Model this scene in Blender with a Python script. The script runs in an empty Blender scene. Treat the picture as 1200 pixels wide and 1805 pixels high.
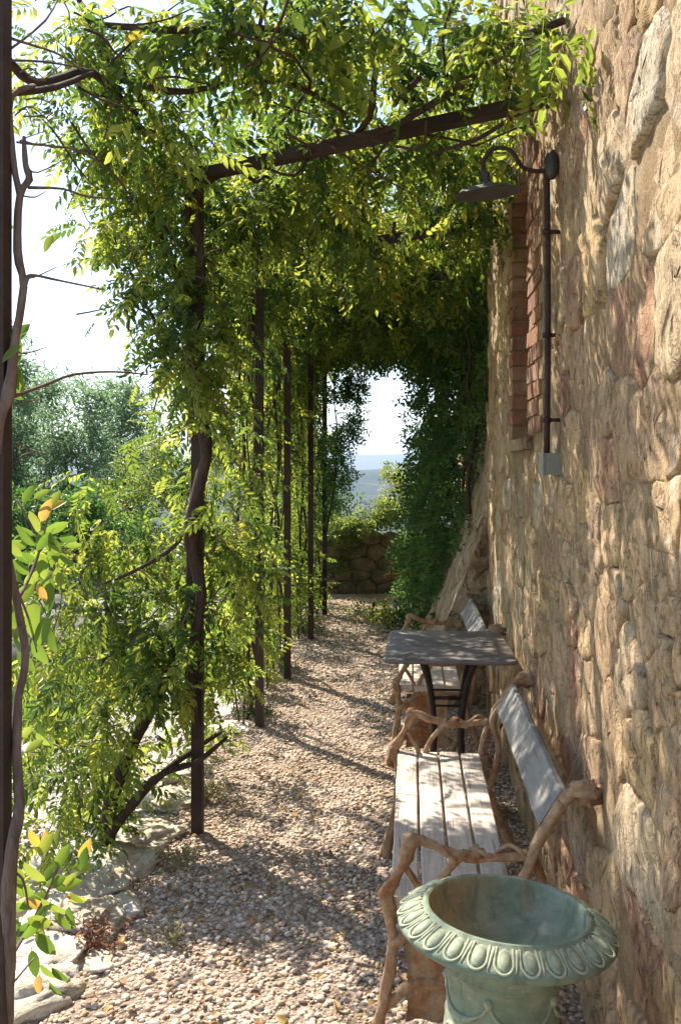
import bpy, math, random
import numpy as np
from mathutils import Vector, Matrix, Quaternion, noise

random.seed(7)
rng = np.random.default_rng(11)
scene = bpy.context.scene
COL = scene.collection
R = math.radians

# ------------------------------------------------------------------ camera, sky, sun
EYE = 1.55
FPX, CX, CY = 1700.0, 600.0, 820.5
cam_data = bpy.data.cameras.new('camera')
cam_data.sensor_fit = 'HORIZONTAL'
cam_data.sensor_width = 36
cam_data.lens = 36 * FPX / 1200
cam_data.clip_start = 0.05
cam_data.clip_end = 20000
cam = bpy.data.objects.new('camera', cam_data)
COL.objects.link(cam)
cam.location = (0, 0, EYE)
cam.rotation_euler = (R(90), 0, math.atan(125 / FPX))
cam_data.shift_y = -82 / 1200
scene.camera = cam
SUN_AZ = math.atan2(-0.66, 0.75)
SUN_EL = R(47)
S = Vector((math.sin(SUN_AZ) * math.cos(SUN_EL), math.cos(SUN_AZ) * math.cos(SUN_EL), math.sin(SUN_EL)))
world = bpy.data.worlds.new('World')
scene.world = world
world.use_nodes = True
wn = world.node_tree
bg = wn.nodes['Background']
sky = wn.nodes.new('ShaderNodeTexSky')
sky.sky_type = 'NISHITA'
sky.sun_disc = False
sky.sun_elevation = SUN_EL
sky.sun_rotation = SUN_AZ
sky.air_density = 1.0
sky.dust_density = 0.6
sky.ozone_density = 1.0
wn.links.new(sky.outputs[0], bg.inputs[0])
bg.inputs[1].default_value = 0.118
sun_data = bpy.data.lights.new('sun', 'SUN')
sun_data.energy = 5.0
sun_data.angle = R(0.5)
sun_data.color = (1.0, 0.93, 0.82)
sun = bpy.data.objects.new('sun', sun_data)
COL.objects.link(sun)
sun.rotation_euler = S.to_track_quat('Z', 'Y').to_euler()
scene.view_settings.view_transform = 'Standard'
scene.view_settings.look = 'None'
scene.view_settings.exposure = 1.28
scene.view_settings.gamma = 1
scene.view_settings.use_curve_mapping = False

CAMM = cam.rotation_euler.to_matrix()
def P(px, py, Y):
    """world point at distance Y along the path that the photograph shows at px, py"""
    d = CAMM @ Vector(((px - CX) / FPX, -(py - CY) / FPX, -1.0))
    return Vector((0, 0, EYE)) + d * (Y / d.y)

# ------------------------------------------------------------------ object helpers
def tag(o, label=None, cat=None, group=None, kind=None):
    if label: o['label'] = label
    if cat: o['category'] = cat
    if group: o['group'] = group
    if kind: o['kind'] = kind
    return o

def empty(name, loc, label, cat, group=None, rz=0):
    o = bpy.data.objects.new(name, None)
    COL.objects.link(o)
    o.empty_display_size = 0.1
    o.location = loc
    o.rotation_euler = (0, 0, rz)
    return tag(o, label, cat, group)

def link(name, me, parent=None, kind=None, loc=None):
    o = bpy.data.objects.new(name, me)
    COL.objects.link(o)
    if parent is not None:
        o.parent = parent
    if loc is not None:
        o.location = loc
    if kind: o['kind'] = kind
    return o

def pyobj(name, verts, faces, mat, parent=None, smooth=True, loc=None, kind=None, world_coords=False):
    """one mesh object; with world_coords the vertices are given in world space and moved under the parent"""
    me = bpy.data.meshes.new(name)
    off = Vector(loc) if loc is not None else Vector((0, 0, 0))
    if world_coords:
        base = Vector((0, 0, 0))
        if parent is not None:
            p = parent
            while p is not None:
                base += p.location
                p = p.parent
        verts = [Vector(v) - base - off for v in verts]
    me.from_pydata([tuple(v) for v in verts], [], faces)
    if smooth:
        me.polygons.foreach_set('use_smooth', [True] * len(me.polygons))
    me.materials.append(mat)
    me.update()
    return link(name, me, parent, kind, loc)

class MB:
    def __init__(s):
        s.v = []; s.f = []
    def add(s, v, f):
        b = len(s.v)
        s.v += [Vector(q) for q in v]
        s.f += [tuple(i + b for i in q) for q in f]
    def box(s, lo, hi, jit=0):
        x0, y0, z0 = lo; x1, y1, z1 = hi
        j = lambda: random.uniform(-jit, jit)
        v = [(x + j(), y + j(), z + j()) for x in (x0, x1) for y in (y0, y1) for z in (z0, z1)]
        s.add(v, [(0, 1, 3, 2), (4, 6, 7, 5), (0, 4, 5, 1), (2, 3, 7, 6), (0, 2, 6, 4), (1, 5, 7, 3)])
    def tube(s, pts, rad, seg=8, knob=0.0, sub=4, seed=0, cap=True, flat=None):
        pts = [Vector(p) for p in pts]
        if isinstance(rad, (int, float)): rad = [rad] * len(pts)
        P2, R2 = [], []
        if sub > 1 and len(pts) > 2:
            for i in range(len(pts) - 1):
                p0 = pts[max(i - 1, 0)]; p1 = pts[i]; p2 = pts[i + 1]; p3 = pts[min(i + 2, len(pts) - 1)]
                for k in range(sub):
                    t = k / sub
                    P2.append(0.5 * ((2 * p1) + (p2 - p0) * t + (2 * p0 - 5 * p1 + 4 * p2 - p3) * t * t + (3 * p1 - p0 - 3 * p2 + p3) * t ** 3))
                    R2.append(rad[i] * (1 - t) + rad[i + 1] * t)
            P2.append(pts[-1]); R2.append(rad[-1])
        else:
            P2, R2 = pts, rad
        n = len(P2)
        T = [(P2[min(i + 1, n - 1)] - P2[max(i - 1, 0)]).normalized() for i in range(n)]
        up = Vector((0, 0, 1)) if abs(T[0].z) < 0.9 else Vector((1, 0, 0))
        u = T[0].cross(up).normalized()
        b = len(s.v)
        for i in range(n):
            u = (u - T[i] * u.dot(T[i])).normalized()
            w = T[i].cross(u)
            for k in range(seg):
                a = 2 * math.pi * k / seg
                r = R2[i]
                d = u * math.cos(a) + w * math.sin(a)
                if knob:
                    q = P2[i] * 22 + d * 0.9 + Vector((seed, 0, 0))
                    r *= 1 + knob * noise.noise(q) + knob * 0.5 * noise.noise(q * 2.7)
                s.v.append(P2[i] + d * r)
        for i in range(n - 1):
            for k in range(seg):
                k2 = (k + 1) % seg
                s.f.append((b + i * seg + k, b + i * seg + k2, b + (i + 1) * seg + k2, b + (i + 1) * seg + k))
        if cap:
            s.f.append(tuple(b + k for k in range(seg))[::-1])
            s.f.append(tuple(b + (n - 1) * seg + k for k in range(seg)))
    def ball(s, c, r, seed=0, amp=0.25, nu=10, nv=7, freq=2.0):
        c = Vector(c); b = len(s.v)
        if isinstance(r, (int, float)): r = (r, r, r)
        for j in range(nv + 1):
            th = math.pi * j / nv
            for i in range(nu):
                a = 2 * math.pi * i / nu
                d = Vector((math.sin(th) * math.cos(a), math.sin(th) * math.sin(a), math.cos(th)))
                k = 1 + amp * noise.noise(d * freq + Vector((seed * 3.1, seed, 0)))
                s.v.append(c + Vector((d.x * r[0], d.y * r[1], d.z * r[2])) * k)
        for j in range(nv):
            for i in range(nu):
                i2 = (i + 1) % nu
                s.f.append((b + j * nu + i, b + (j + 1) * nu + i, b + (j + 1) * nu + i2, b + j * nu + i2))
    def build(s, name, mat, parent=None, smooth=True, loc=None, kind=None, wc=False):
        return pyobj(name, s.v, s.f, mat, parent, smooth, loc, kind, wc)

def np_mesh(name, verts, tris, mat, rnd=None, smooth=False):
    me = bpy.data.meshes.new(name)
    nv, nf = len(verts), len(tris)
    me.vertices.add(nv); me.vertices.foreach_set('co', verts.astype(np.float32).ravel())
    me.loops.add(nf * 3); me.loops.foreach_set('vertex_index', tris.astype(np.int32).ravel())
    me.polygons.add(nf)
    me.polygons.foreach_set('loop_start', np.arange(0, nf * 3, 3, dtype=np.int32))
    me.polygons.foreach_set('use_smooth', np.full(nf, smooth))
    me.update(calc_edges=True)
    if rnd is not None:
        a = me.attributes.new('rnd', 'FLOAT', 'POINT')
        a.data.foreach_set('value', rnd.astype(np.float32))
    me.materials.append(mat)
    return me

# ------------------------------------------------------------------ materials
class NT:
    def __init__(s, name):
        s.m = bpy.data.materials.new(name); s.m.use_nodes = True
        s.t = s.m.node_tree; s.t.nodes.clear()
        s.out = s.t.nodes.new('ShaderNodeOutputMaterial')
    def n(s, typ, props=None, **ins):
        nd = s.t.nodes.new('ShaderNode' + typ)
        for k, v in (props or {}).items(): setattr(nd, k, v)
        for k, v in ins.items():
            key = int(k[1:]) if k[0] == '_' and k[1:].isdigit() else k.replace('_', ' ')
            s.set(nd, key, v)
        return nd
    def set(s, nd, key, v):
        if isinstance(v, bpy.types.NodeSocket): s.t.links.new(v, nd.inputs[key])
        else: nd.inputs[key].default_value = v
    def pos(s): return s.n('NewGeometry').outputs['Position']
    def obj(s): return s.n('TexCoord').outputs['Object']
    def noise(s, vec, scale, detail=4, rough=0.55, dist=0):
        return s.n('TexNoise', Vector=vec, Scale=scale, Detail=detail, Roughness=rough, Distortion=dist).outputs[0]
    def scale(s, vec, sc):
        return s.n('Mapping', Vector=vec, Scale=sc).outputs[0]
    def ramp(s, fac, stops, interp='LINEAR'):
        nd = s.n('ValToRGB', Fac=fac); e = nd.color_ramp.elements
        nd.color_ramp.interpolation = interp
        while len(e) < len(stops): e.new(0.5)
        for el, (p, c) in zip(e, stops):
            el.position = p
            el.color = (c, c, c, 1) if isinstance(c, (int, float)) else (*c, 1)
        return nd.outputs[0]
    def mix(s, fac, a, b, blend='MIX'):
        nd = s.n('Mix', {'data_type': 'RGBA', 'blend_type': blend})
        s.set(nd, 0, fac)
        for key, v in ((6, a), (7, b)):
            s.set(nd, key, v if isinstance(v, bpy.types.NodeSocket) else ((*v, 1) if not isinstance(v, (int, float)) else (v, v, v, 1)))
        return nd.outputs[2]
    def math(s, op, a, b=0.0, c=0.0, clamp=False):
        nd = s.n('Math', {'operation': op, 'use_clamp': clamp})
        for i, v in enumerate((a, b, c)): s.set(nd, i, v)
        return nd.outputs[0]
    def bump(s, h, strength=0.5, dist=0.01, nrm=None):
        nd = s.n('Bump', Height=h, Strength=strength, Distance=dist)
        if nrm is not None: s.set(nd, 'Normal', nrm)
        return nd.outputs[0]
    def bsdf(s, col, rough=0.8, nrm=None, metal=0.0, spec=0.3):
        b = s.n('BsdfPrincipled')
        s.set(b, 'Base Color', col if isinstance(col, bpy.types.NodeSocket) else (*col, 1))
        s.set(b, 'Roughness', rough); s.set(b, 'Metallic', metal); s.set(b, 'Specular IOR Level', spec)
        if nrm is not None: s.set(b, 'Normal', nrm)
        return b.outputs[0]
    def done(s, sh):
        s.t.links.new(sh, s.out.inputs[0]); return s.m

def m_stone():
    t = NT('rubble stone'); p = t.pos()
    r = t.n('ObjectInfo').outputs['Random']
    base = t.ramp(r, [(0, (.52, .36, .20)), (.12, (.45, .31, .18)), (.24, (.52, .36, .18)), (.36, (.43, .29, .175)),
                      (.46, (.52, .40, .26)), (.56, (.47, .325, .195)), (.68, (.40, .225, .14)), (.73, (.49, .36, .22)),
                      (.84, (.54, .46, .34)), (.90, (.42, .29, .19)), (.96, (.33, .185, .12))], 'CONSTANT')
    n1 = t.noise(p, 5, 5, .6, .6); n2 = t.noise(p, 22, 6, .7); n3 = t.noise(t.scale(p, (1, 1, .35)), 9, 5, .65, 1.0)
    c = t.mix(t.ramp(n1, [(.45, 0), (.66, .75)]), base, (.57, .41, .24))
    c = t.mix(t.ramp(n3, [(.56, 0), (.72, .7)]), c, (.40, .22, .13))
    c = t.mix(t.ramp(t.noise(t.scale(p, (1, 1.6, .7)), 4.3, 5, .7), [(.6, 0), (.66, .6)]), c, (.60, .52, .40))
    c = t.mix(.65, c, t.ramp(n2, [(.25, .55), (.5, .95), (.75, 1.25)]), 'MULTIPLY')
    pits = t.ramp(t.n('TexVoronoi', Vector=p, Scale=38.0).outputs[0], [(.0, 0), (.25, 1)])
    h = t.math('ADD', t.math('MULTIPLY', n2, 1.0), t.math('MULTIPLY', t.noise(p, 70, 5, .7), .5))
    h = t.math('ADD', h, t.math('MULTIPLY', n3, 1.2))
    h = t.math('ADD', h, t.math('MULTIPLY', pits, .25))
    crk = t.ramp(t.math('ABSOLUTE', t.math('SUBTRACT', t.noise(t.scale(p, (1, 1.3, .8)), 6.5, 7, .62, 1.2), .5)), [(0, 0), (.018, 1)])
    h = t.math('ADD', h, t.math('MULTIPLY', crk, .5))
    c = t.mix(t.math('SUBTRACT', .38, t.math('MULTIPLY', crk, .38)), c, (.22, .14, .08))
    fac = t.n('TexVoronoi', {'feature': 'F1'}, Vector=t.scale(t.n('VectorMath', {'operation': 'ADD'}, _0=p, _1=t.n('VectorMath', {'operation': 'SCALE'}, _0=t.n('TexNoise', Vector=p, Scale=7.0).outputs[1], Scale=.12).outputs[0]).outputs[0], (1, 1, .7)), Scale=13.0).outputs[0]
    b1 = t.bump(fac, .45, .03)
    c = t.mix(.5, c, t.ramp(t.noise(p, 9, 8, .75), [(.38, .6), (.5, 1.0), (.62, 1.2)]), 'MULTIPLY')
    gr = t.noise(p, 210, 4, .8)
    c = t.mix(.55, c, t.ramp(gr, [(.36, .55), (.5, 1.0), (.64, 1.35)]), 'MULTIPLY')
    pk = t.ramp(t.noise(p, 48, 3, .6), [(.30, 1), (.37, 0)])
    c = t.mix(t.math('MULTIPLY', pk, .6), c, (.17, .11, .07))
    lich = t.math('MULTIPLY', t.ramp(t.noise(p, 30, 6, .8), [(.60, 0), (.64, .6)]), t.ramp(t.noise(p, 1.7, 2), [(.45, 0), (.6, 1)]))
    c = t.mix(lich, c, (.50, .47, .36))
    h = t.math('SUBTRACT', h, t.math('MULTIPLY', pk, .5))
    h = t.math('ADD', h, t.math('MULTIPLY', gr, .28))
    return t.done(t.bsdf(c, .95, t.bump(h, .8, .018, b1), spec=.08))
def m_mortar():
    t = NT('lime mortar'); p = t.pos()
    n1 = t.noise(p, 4, 5, .6); n2 = t.noise(p, 30, 6, .7)
    c = t.ramp(n1, [(.3, (.32, .21, .12)), (.5, (.44, .31, .18)), (.7, (.53, .41, .26))])
    c = t.mix(.7, c, t.ramp(n2, [(.25, .5), (.5, .85), (.75, 1.2)]), 'MULTIPLY')
    gr = t.noise(p, 180, 4, .8)
    c = t.mix(.7, c, t.ramp(gr, [(.36, .45), (.5, .95), (.64, 1.4)]), 'MULTIPLY')
    h = t.math('ADD', n2, t.math('MULTIPLY', gr, .6))
    return t.done(t.bsdf(c, .95, t.bump(h, .95, .016), spec=.05))
def m_brick():
    t = NT('old brick'); p = t.pos(); r = t.n('ObjectInfo').outputs['Random']
    c = t.ramp(r, [(0, (.22, .10, .06)), (.4, (.30, .15, .085)), (.7, (.20, .11, .07)), (1, (.36, .22, .13))])
    n2 = t.noise(p, 25, 6, .7)
    c = t.mix(t.ramp(t.noise(p, 8, 4), [(.5, 0), (.7, .6)]), c, (.45, .33, .22))
    c = t.mix(.7, c, t.ramp(n2, [(.25, .5), (.75, 1.2)]), 'MULTIPLY')
    return t.done(t.bsdf(c, .9, t.bump(n2, .7, .01), spec=.15))
def m_plaster():
    t = NT('rough plaster'); p = t.pos()
    n1 = t.noise(p, 2.2, 5, .6); n2 = t.noise(p, 20, 6, .7)
    c = t.ramp(t.noise(p, 3.5, 7, .7, .5), [(.36, (.26, .15, .09)), (.45, (.40, .28, .17)), (.55, (.50, .38, .25)), (.68, (.58, .48, .35))])
    c = t.mix(.8, c, t.ramp(n2, [(.3, .5), (.7, 1.2)]), 'MULTIPLY')
    crk = t.ramp(t.math('ABSOLUTE', t.math('SUBTRACT', t.noise(p, 5, 7, .62, 1.2), .5)), [(0, 0), (.02, 1)])
    c = t.mix(t.math('SUBTRACT', .6, t.math('MULTIPLY', crk, .6)), c, (.16, .10, .06))
    return t.done(t.bsdf(c, .95, t.bump(t.math('ADD', n2, t.math('MULTIPLY', crk, .6)), .9, .03), spec=.1))
def m_plank(name, a, b, grey):
    t = NT(name); o = t.obj(); r = t.n('ObjectInfo').outputs['Random']
    v = t.n('VectorMath', {'operation': 'ADD'}, _0=o, _1=t.n('CombineXYZ', X=r, Y=t.math('MULTIPLY', r, 7.0), Z=0.0).outputs[0]).outputs[0]
    g = t.noise(t.scale(v, (40, 2.2, 40)), 1.6, 6, .7, .6)
    g2 = t.noise(t.scale(v, (120, 3, 120)), 1.2, 3, .6)
    n = t.noise(v, 7, 5, .65)
    c = t.mix(t.ramp(g, [(.35, 0), (.65, 1)]), a, b)
    c = t.mix(t.ramp(n, [(.52, 0), (.72, .8)]), c, grey)
    crack = t.ramp(g2, [(.30, 0), (.40, 1)])
    c = t.mix(t.math('MULTIPLY', t.math('SUBTRACT', 1.0, crack), .7), c, (.10, .08, .065))
    c = t.mix(.3, c, t.ramp(t.noise(v, 60, 4, .7), [(.3, .7), (.7, 1.1)]), 'MULTIPLY')
    h = t.math('ADD', g, t.math('MULTIPLY', crack, .8))
    return t.done(t.bsdf(c, .75, t.bump(h, .5, .004), spec=.2))
def m_branch():
    t = NT('bark textured rusty iron'); p = t.pos()
    n1 = t.noise(p, 9, 5, .65); n2 = t.noise(p, 60, 5, .7)
    c = t.ramp(n1, [(.30, (.26, .10, .045)), (.42, (.36, .19, .095)), (.52, (.44, .30, .18)), (.60, (.38, .22, .12)), (.72, (.34, .12, .05))])
    c = t.mix(.7, c, t.ramp(n2, [(.25, .45), (.75, 1.25)]), 'MULTIPLY')
    return t.done(t.bsdf(c, .85, t.bump(n2, .7, .006), spec=.2))
def m_iron(name, a, b, rough=.7, metal=0.2):
    t = NT(name); p = t.pos()
    n1 = t.noise(p, 12, 5, .65); n2 = t.noise(p, 80, 5, .7)
    c = t.mix(t.ramp(n1, [(.35, 0), (.7, 1)]), a, b)
    c = t.mix(.5, c, t.ramp(n2, [(.3, .6), (.7, 1.2)]), 'MULTIPLY')
    return t.done(t.bsdf(c, rough, t.bump(n2, .4, .003), metal, .3))
def m_tabletop():
    t = NT('weathered sheet iron'); p = t.pos()
    n1 = t.noise(t.scale(p, (1, 3, 1)), 4, 5, .65, .8); n2 = t.noise(p, 90, 4, .7)
    c = t.ramp(n1, [(.32, (.11, .098, .092)), (.5, (.17, .15, .142)), (.7, (.24, .215, .20))])
    c = t.mix(.35, c, t.ramp(n2, [(.3, .7), (.7, 1.2)]), 'MULTIPLY')
    return t.done(t.bsdf(c, t.ramp(n1, [(.3, .5), (.7, .7)]), t.bump(n2, .2, .002), 0.1, .35))
def m_urn(name, inner=False):
    t = NT(name); o = t.obj()
    n1 = t.noise(o, 6, 5, .6, .5); n2 = t.noise(o, 45, 5, .65)
    c = t.ramp(n1, [(.3, (.16, .20, .13)), (.5, (.24, .28, .19)), (.7, (.35, .37, .27))])
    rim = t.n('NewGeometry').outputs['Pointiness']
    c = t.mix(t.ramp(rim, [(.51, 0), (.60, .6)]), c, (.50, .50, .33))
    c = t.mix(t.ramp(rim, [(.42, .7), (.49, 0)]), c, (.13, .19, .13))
    st = t.noise(t.scale(o, (1, 1, .5)), 5, 4, .6, 1.0)
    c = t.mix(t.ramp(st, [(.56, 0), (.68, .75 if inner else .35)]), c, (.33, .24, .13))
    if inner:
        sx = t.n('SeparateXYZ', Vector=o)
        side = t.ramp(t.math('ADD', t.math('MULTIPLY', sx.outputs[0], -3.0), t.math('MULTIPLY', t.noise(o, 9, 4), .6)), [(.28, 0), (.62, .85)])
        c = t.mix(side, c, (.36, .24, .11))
    dirt = t.noise(t.scale(o, (1, 1, .35)), 14, 7, .75, .8)
    c = t.mix(t.ramp(dirt, [(.50, 0), (.62, .65)]), c, (.11, .125, .08))
    c = t.mix(t.ramp(t.noise(o, 28, 6, .8), [(.60, 0), (.66, .7)]), c, (.42, .40, .29))
    c = t.mix(.5, c, t.ramp(n2, [(.3, .65), (.7, 1.2)]), 'MULTIPLY')
    return t.done(t.bsdf(c, .72, t.bump(n2, .5, .005), 0, .25))
def m_leaf(name, stops, tstops, fac=.48, rough=.45, noise_amt=.35):
    t = NT(name); p = t.pos()
    a = t.n('Attribute', {'attribute_name': 'rnd'}).outputs['Fac']
    r = t.math('FRACT', t.math('ADD', a, t.n('ObjectInfo').outputs['Random']))
    r = t.math('ADD', t.math('MULTIPLY', r, 1 - noise_amt), t.math('MULTIPLY', t.ramp(t.noise(p, 2.2, 3), [(.3, 0), (.7, 1)]), noise_amt))
    c = t.ramp(r, stops); tc = t.ramp(r, tstops)
    sp = t.ramp(t.noise(p, 55, 4, .7), [(.60, 0), (.68, .55)])
    c = t.mix(sp, c, (.16, .09, .03)); tc = t.mix(sp, tc, (.35, .22, .06))
    c = t.mix(.35, c, t.ramp(t.noise(p, 120, 2), [(.35, .6), (.65, 1.3)]), 'MULTIPLY')
    b = t.bsdf(c, rough, None, 0, .35)
    tr = t.n('BsdfTranslucent', Color=tc).outputs[0]
    mx = t.n('MixShader', _0=fac, _1=b, _2=tr)
    return t.done(mx.outputs[0])
def m_bark(name, a, b):
    t = NT(name); p = t.pos()
    n = t.noise(t.scale(p, (1, 1, .25)), 45, 5, .7, .6)
    c = t.mix(t.ramp(n, [(.3, 0), (.7, 1)]), a, b)
    return t.done(t.bsdf(c, .9, t.bump(n, .8, .008), spec=.15))
def m_pebble():
    t = NT('gravel pebble'); p = t.pos()
    a = t.n('Attribute', {'attribute_name': 'rnd'}).outputs['Fac']
    c = t.ramp(a, [(0, (.58, .47, .38)), (.15, (.66, .54, .44)), (.3, (.50, .37, .27)), (.42, (.70, .60, .50)),
                   (.55, (.43, .34, .28)), (.64, (.64, .51, .40)), (.76, (.68, .59, .50)), (.88, (.38, .25, .16)), (.95, (.29, .24, .21))], 'CONSTANT')
    c = t.mix(.6, c, t.ramp(t.noise(p, 60, 4, .7), [(.3, .6), (.7, 1.2)]), 'MULTIPLY')
    c = t.mix(t.ramp(t.noise(p, 1.4, 4, .6), [(.42, .12), (.64, .55)]), c, (.40, .29, .18))
    return t.done(t.bsdf(c, .85, t.bump(t.noise(p, 150, 3), .3, .002), spec=.2))
def m_soil(name, stops, sc=3):
    t = NT(name); p = t.pos()
    n1 = t.noise(p, sc, 6, .65); n2 = t.noise(p, 60, 6, .75)
    v = t.n('TexVoronoi', Vector=p, Scale=55.0)
    c = t.ramp(n1, stops)
    c = t.mix(.7, c, t.ramp(v.outputs['Color'], [(.2, .55), (.8, 1.35)]), 'MULTIPLY')
    h = t.math('ADD', n2, t.ramp(v.outputs[0], [(0, 1), (.6, 0)]))
    return t.done(t.bsdf(c, .95, t.bump(h, .9, .012), spec=.1))
def m_terrain():
    t = NT('wooded hillside'); p = t.pos()
    n1 = t.noise(p, .011, 6, .7); n2 = t.noise(p, .09, 6, .8)
    c = t.ramp(t.noise(p, .02, 7, .75), [(.38, (.015, .028, .012)), (.48, (.03, .045, .02)), (.56, (.06, .065, .03)), (.64, (.14, .12, .07))])
    c = t.mix(.85, c, t.ramp(n2, [(.35, .35), (.55, 1.0), (.7, 1.6)]), 'MULTIPLY')
    near = t.ramp(t.math('DIVIDE', t.n('SeparateXYZ', Vector=p).outputs[1], 60.0, clamp=True), [(.2, 0), (.5, 1)])
    nc = t.ramp(t.noise(p, 1.5, 6, .7), [(.35, (.10, .10, .04)), (.5, (.2, .17, .1)), (.65, (.3, .26, .18))])
    c = t.mix(near, nc, c)
    return t.done(t.bsdf(c, .95, t.bump(n2, .8, 3.0), spec=.05))
def m_plain(name, c, rough=.8, spec=.2):
    t = NT(name); p = t.pos()
    cc = t.mix(.4, c, t.ramp(t.noise(p, 40, 5, .7), [(.3, .7), (.7, 1.15)]), 'MULTIPLY')
    return t.done(t.bsdf(cc, rough, t.bump(t.noise(p, 60, 4), .2, .003), spec=spec))
def m_rock():
    t = NT('limestone rock'); p = t.pos()
    n1 = t.noise(p, 6, 6, .65, .4); n2 = t.noise(p, 45, 6, .7)
    c = t.ramp(n1, [(.32, (.46, .35, .22)), (.48, (.66, .57, .43)), (.62, (.78, .72, .61))])
    c = t.mix(.6, c, t.ramp(n2, [(.28, .5), (.7, 1.15)]), 'MULTIPLY')
    return t.done(t.bsdf(c, .9, t.bump(t.math('ADD', n1, n2), .9, .015), spec=.15))

M = dict(
    stone=m_stone(), mortar=m_mortar(), brick=m_brick(), plaster=m_plaster(),
    seat=m_plank('bleached seat plank', (.50, .41, .33), (.68, .585, .485), (.36, .29, .235)),
    back=m_plank('blue grey backrest plank', (.22, .205, .185), (.31, .285, .255), (.16, .145, .13)),
    branch=m_branch(), iron=m_iron('brown painted iron', (.045, .026, .022), (.075, .045, .036)),
    legiron=m_iron('dark iron', (.03, .022, .02), (.06, .04, .034)),
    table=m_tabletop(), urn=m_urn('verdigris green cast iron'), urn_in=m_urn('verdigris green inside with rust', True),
    wist=m_leaf('wisteria leaf', [(0, (.015, .04, .010)), (.35, (.035, .08, .015)), (.6, (.07, .12, .02)), (.8, (.12, .16, .025)), (.93, (.17, .17, .025)), (1, (.34, .24, .03))],
                [(0, (.04, .09, .012)), (.32, (.13, .23, .03)), (.55, (.34, .45, .055)), (.76, (.64, .68, .09)), (.93, (.80, .72, .12)), (1, (.80, .48, .12))]),
    oval=m_leaf('oval vine leaf', [(0, (.06, .12, .02)), (.5, (.09, .15, .025)), (1, (.13, .17, .03))],
                [(0, (.16, .28, .03)), (.5, (.27, .40, .045)), (1, (.42, .48, .07))], noise_amt=0),
    yellow=m_leaf('yellowed leaf', [(0, (.30, .22, .03)), (1, (.36, .20, .06))], [(0, (.7, .6, .05)), (1, (.75, .42, .12))], noise_amt=0),
    litter=m_leaf('dry fallen leaf', [(0, (.20, .11, .05)), (.4, (.32, .18, .07)), (.7, (.42, .28, .08)), (1, (.25, .16, .09))], [(0, (.2, .1, .03)), (1, (.4, .25, .06))], .15, .7, 0),
    ivy=m_leaf('jasmine leaf', [(0, (.022, .062, .020)), (.6, (.05, .11, .03)), (1, (.09, .16, .04))],
               [(0, (.07, .20, .035)), (.6, (.16, .34, .05)), (1, (.36, .52, .07))], .38, .4),
    shrub=m_leaf('shrub leaf', [(0, (.05, .08, .02)), (.6, (.09, .12, .03)), (1, (.14, .15, .05))],
                 [(0, (.18, .28, .04)), (.6, (.34, .44, .07)), (1, (.5, .5, .12))]),
    tree=m_leaf('bamboo leaf', [(0, (.05, .09, .045)), (.6, (.09, .14, .07)), (1, (.14, .19, .10))],
                [(0, (.2, .36, .15)), (.6, (.35, .5, .24)), (1, (.48, .6, .34))]),
    grass=m_leaf('grass blade', [(0, (.02, .05, .015)), (1, (.05, .09, .02))], [(0, (.06, .14, .02)), (1, (.16, .26, .04))]),
    bark=m_bark('dark vine bark', (.035, .022, .018), (.10, .065, .05)),
    bark2=m_bark('grey brown vine bark', (.09, .06, .05), (.24, .17, .14)),
    pebble=m_pebble(),
    soil=m_soil('earth under gravel', [(.35, (.27, .20, .14)), (.5, (.42, .32, .24)), (.65, (.55, .45, .35))]),
    terrace=m_soil('pale terrace gravel', [(.35, (.40, .36, .32)), (.6, (.55, .51, .46))]),
    greyrock=m_plain('grey boulder', (.17, .155, .135), .95), terrain=m_terrain(), rock=m_rock(),
    box=m_plain('grey box paint', (.25, .25, .21), .6), lead=m_iron('zinc grey shade', (.05, .048, .046), (.10, .097, .093), .6, .3),
    dark=m_plain('dark shutter', (.06, .035, .025)),
    sedum=m_leaf('reddish sedum', [(0, (.12, .05, .04)), (1, (.2, .1, .07))], [(0, (.3, .12, .08)), (1, (.4, .2, .1))]),
    lavender=m_leaf('grey straw leaf', [(0, (.12, .11, .06)), (1, (.25, .22, .12))], [(0, (.3, .3, .1)), (1, (.45, .4, .2))]),
)

# ------------------------------------------------------------------ terrain and ground
def smooth(a, b, x):
    t = min(max((x - a) / (b - a), 0), 1); return t * t * (3 - 2 * t)
def terrain_h(x, y):
    h = -0.20
    d = math.hypot(x, y)
    h -= 2.2 * smooth(14, 30, y)
    h -= 52 * smooth(30, 420, y)
    if y > 380:
        h += (50 + 16 * noise.noise(Vector((x / 260, y / 500, 0)))) * smooth(420, 1500, y)
        h += 5 * noise.noise(Vector((x / 130, y / 130, 2)))
        h -= 60 * smooth(1500, 2300, y)
        h += (112 + 40 * noise.noise(Vector((x / 700, y / 1500, 5)))) * smooth(2500, 4200, y)
    return h
ys = [-30, -10, -3, 0, 1, 2, 3, 4, 5, 6, 7, 8, 9, 10, 11, 12, 13, 14, 16, 18, 21, 25, 30, 38, 50, 70, 100, 140, 190, 250, 320, 400] + \
     list(range(450, 1700, 40)) + list(range(1700, 4400, 120)) + [5200, 6500]
us = [-1] + [-.95 + .05 * i for i in range(39)] + [1]
verts, faces = [], []
for y in ys:
    w = max(40, abs(y) * 1.1)
    for u in us:
        if y <= 25:
            uu = math.copysign(abs(u) ** 1.8, u)
        else: uu = u
        x = uu * w
        verts.append((x, y, terrain_h(x, y)))
nu = len(us)
for j in range(len(ys) - 1):
    for i in range(nu - 1):
        faces.append((j * nu + i, j * nu + i + 1, (j + 1) * nu + i + 1, (j + 1) * nu + i))
g = pyobj('ground', verts, faces, M['terrain']); tag(g, kind='structure')

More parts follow.
